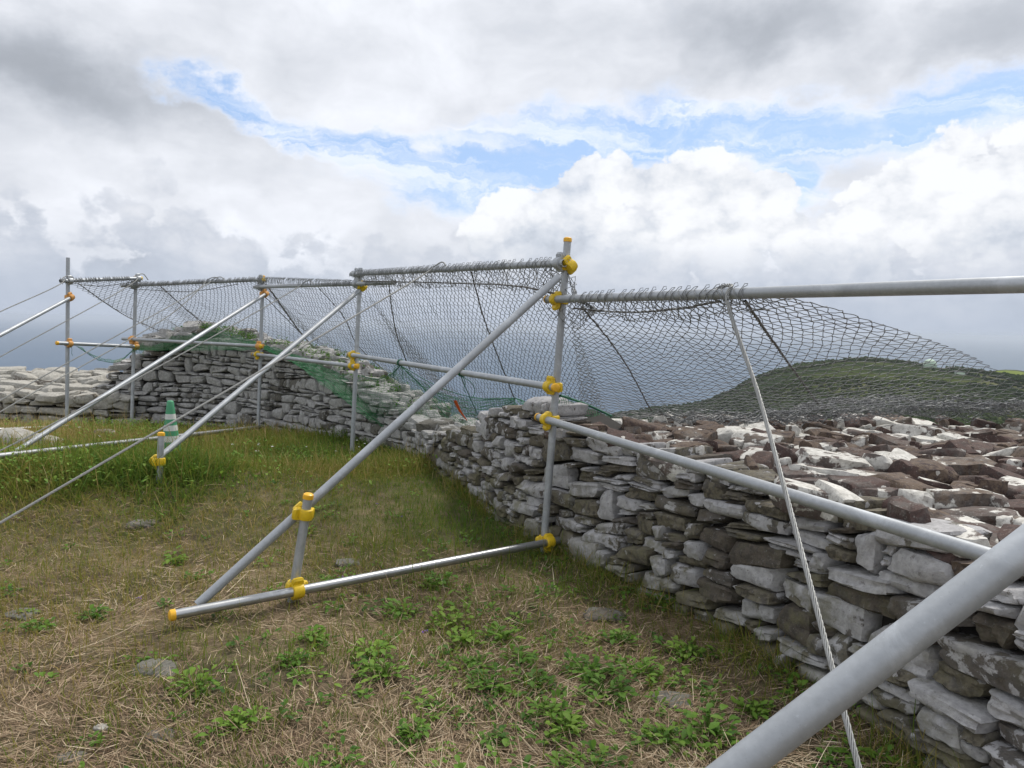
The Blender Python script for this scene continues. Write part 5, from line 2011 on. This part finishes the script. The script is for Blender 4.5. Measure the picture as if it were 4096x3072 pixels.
def build_weeds():
    # the clumps that stand out: things of their own
    spots = []
    for px, py, s in ((1960, 2740, .15), (2010, 2545, .17), (2350, 2690, .17), (2420, 2770, .20), (2200, 2860, .13), (2140, 2735, .12), (1900, 2660, .12), (1750, 2330, .16),
                      (1800, 2480, .18), (1610, 2440, .17), (2640, 2400, .15), (2830, 2920, .20), (2560, 2680, .15), (2660, 2960, .12), (1480, 2620, .15), (1540, 2700, .16),
                      (1240, 2560, .12), (780, 2745, .15), (950, 2900, .11), (385, 2470, .10), (155, 2520, .10), (1650, 2930, .10), (1180, 2660, .10), (1980, 2960, .09),
                      (2260, 2920, .13), (1850, 2560, .13), (2080, 2640, .13), (700, 2260, .11), (1330, 2330, .11), (2480, 2550, .14), (2750, 2600, .15), (3010, 2850, .12)):
        g_ = G(px, py, 0.02)
        spots.append((g_[0], g_[1], s))
    for x, y, s in spots:
        c, yaw, ln, wd, lf = weed_arrays(x, y, s * 1.0, int(30 + 170 * s))
        V, Fq = leaf_mesh(c, yaw, ln, wd, lf)
        base = np.array([x, y, float(ground_z(x, y))])
        kk = len(yaw)
        foot = base + np.stack([0.004 * np.cos(yaw), 0.004 * np.sin(yaw), np.zeros(kk)], -1)
        stem = np.stack([foot, foot * 0.5 + c * 0.5 + (0, 0, 0.012), c], 1)
        V, Fq = join([(V, Fq), tube_paths(stem, 0.0012, 3)])
        tint = rng.random() * 0.6 + 0.25
        rr = np.repeat(np.clip(rng.normal(tint, 0.16, len(yaw)), 0, 1), 15)
        rr = np.concatenate([rr, np.full(len(V) - len(rr), tint)])
        o = obj('leafy_weed', mesh_np('leafy_weed', V - base, Fq, True, {'rnd': rr}), M['leaf'], None, base)
        look = ('large ' if s > 0.155 else 'small ' if s < 0.12 else 'mid sized ') + ('dark green' if tint < 0.42 else 'yellowish green' if tint > 0.66 else 'bright green')
        tag(o, look + ' leafy weed clump standing out of the straw', 'weed', 'leafy weed clumps in the straw')
    # the countless small rest
    parts, rr = [], []
    x, y = scatter(1500, 2.1, 8.0, 1.5)
    wgt = vnoise(x, y, 0.9, 51) * 0.6 + 0.6 * smoothstep(-1.6, 0.6, x) - 0.15
    keep = (rng.random(len(x)) < np.clip(wgt, 0.03, 0.8)) & (tall_zone(x, y) < 0.5)
    for a, b in zip(x[keep], y[keep]):
        s = rng.uniform(0.03, 0.11)
        c, yaw, ln, wd, lf = weed_arrays(a, b, s, int(4 + 110 * s))
        parts.append(leaf_mesh(c, yaw, ln, wd, lf))
        t = rng.random() * 0.7 + 0.1
        rr.append(np.repeat(np.clip(rng.normal(t, 0.15, len(yaw)), 0, 1), 15))
    V, Fq = join(parts)
    stuff('small_weeds', V, Fq, M['leaf'], 'small broad leaved weeds scattered through the straw', 'weeds', np.concatenate(rr), True)
    # leafy plants among the tall grass
    n = 24000
    x, y = scatter(n, 4.6, 12.0, 0.9, 1.2)
    dens = vnoise(x, y, 0.9, 61) * 0.8 + vnoise(x, y, 2.6, 62) * 0.5
    keep = (rng.random(len(x)) < np.clip((dens - 0.42) * 2.2, 0, 1)) & (rng.random(len(x)) < tall_zone(x, y) ** 2)
    x, y = x[keep], y[keep]
    n = len(x)
    hgt = (0.07 + 0.18 * vnoise(x, y, 0.8, 41) ** 1.4) * rng.random(n) ** 0.4
    c = np.stack([x, y, ground_z(x, y) + hgt], -1)
    ln = rng.uniform(0.022, 0.05, n)
    V, Fq = leaf_mesh(c, rng.uniform(0, 6.28, n), ln, ln * rng.uniform(0.4, 0.6, n), rng.normal(0.3, 0.4, n))
    rr = np.clip(rng.normal(0.72, 0.2, n) + 0.5 * (vnoise(x, y, 0.7, 63) - 0.5), 0, 1)
    stuff('ground_cover', V, Fq, M['leaf'], 'green leafy ground cover growing through the tall grass', 'ground cover', np.repeat(rr, 15))
    k = 5200
    q_ = rng.uniform(0.9, pathB.L - 0.9, k)
    qx = np.interp(q_, pathB.s, pathB.p[:, 0]); qy = np.interp(q_, pathB.s, pathB.p[:, 1])
    tx = np.interp(q_, pathB.s, pathB.t[:, 0]); ty = np.interp(q_, pathB.s, pathB.t[:, 1])
    off = rng.uniform(0.12, 0.8, k)
    qx, qy = qx + ty * off, qy - tx * off
    hump = 0.22 * np.exp(-((qx + 4.75) / 0.75) ** 2)
    qz = np.interp(q_, pathB.s, pathB.top) + hump * 0.9 + rng.random(k) * 0.09 - 0.01
    ok = vnoise(qx, qy, 3.0, 81) + 0.3 * vnoise(qx, qy, 8.0, 82) > 0.52
    qx, qy, qz = qx[ok], qy[ok], qz[ok]
    k = len(qx)
    ln = rng.uniform(0.025, 0.055, k)
    V, Fq = leaf_mesh(np.stack([qx, qy, qz], -1), rng.uniform(0, 6.28, k), ln, ln * 0.5, rng.normal(0.4, 0.4, k))
    stuff('crest_plants', V, Fq, M['leaf'], 'green plants growing on the crest and shoulder of the tall wall', 'plants', np.repeat(np.clip(rng.normal(0.3, 0.18, k), 0, 1), 15))
    # small flowers
    for nm, mt, num, ym, yx, lab in (('white_flowers', 'petal', 46, 5.6, 10, 'tiny white flowers dotted in the tall grass'), ('violet_flowers', 'violet', 9, 3.0, 5.6, 'tiny violet flowers dotted in the mown grass')):
        x, y = scatter(num, ym, yx, 1.0)
        k = len(x)
        up = 0.14 if mt == 'petal' else 0.04
        c = np.stack([np.repeat(x, 6) + rng.normal(0, 0.006, k * 6), np.repeat(y, 6) + rng.normal(0, 0.006, k * 6), np.repeat(ground_z(x, y) + up + 0.12 * rng.random(k) * (up > 0.1), 6)], -1)
        ln = np.full(k * 6, 0.013)
        V, Fq = leaf_mesh(c, rng.uniform(0, 6.28, k * 6), ln, ln * 0.5, rng.normal(0.5, 0.3, k * 6))
        stuff(nm, V, Fq, M[mt], lab, 'flowers', np.zeros(len(V)))


build_straw()
build_grass()
build_weeds()

# ------------------------------------------------------------------ sea haze
def build_haze():
    S = 42000.0
    z0, z1 = SEA_Z - 9.5, 9.0
    V, q = box(0, 0, (z0 + z1) / 2, 2 * S, 2 * S, z1 - z0)
    m = bpy.data.materials.new('sea_haze')
    m.use_nodes = True
    t = m.node_tree
    t.nodes.clear()
    out = t.nodes.new('ShaderNodeOutputMaterial')
    v = t.nodes.new('ShaderNodeVolumePrincipled')
    v.inputs['Color'].default_value = (0.72, 0.765, 0.83, 1)
    v.inputs['Density'].default_value = 0.85e-4
    v.inputs['Anisotropy'].default_value = 0.1
    t.links.new(v.outputs[0], out.inputs['Volume'])
    o = obj('haze', mesh_np('haze', V, q), m)
    tag(o, 'pale blue sea haze filling the distance', 'haze', kind='stuff')


build_haze()
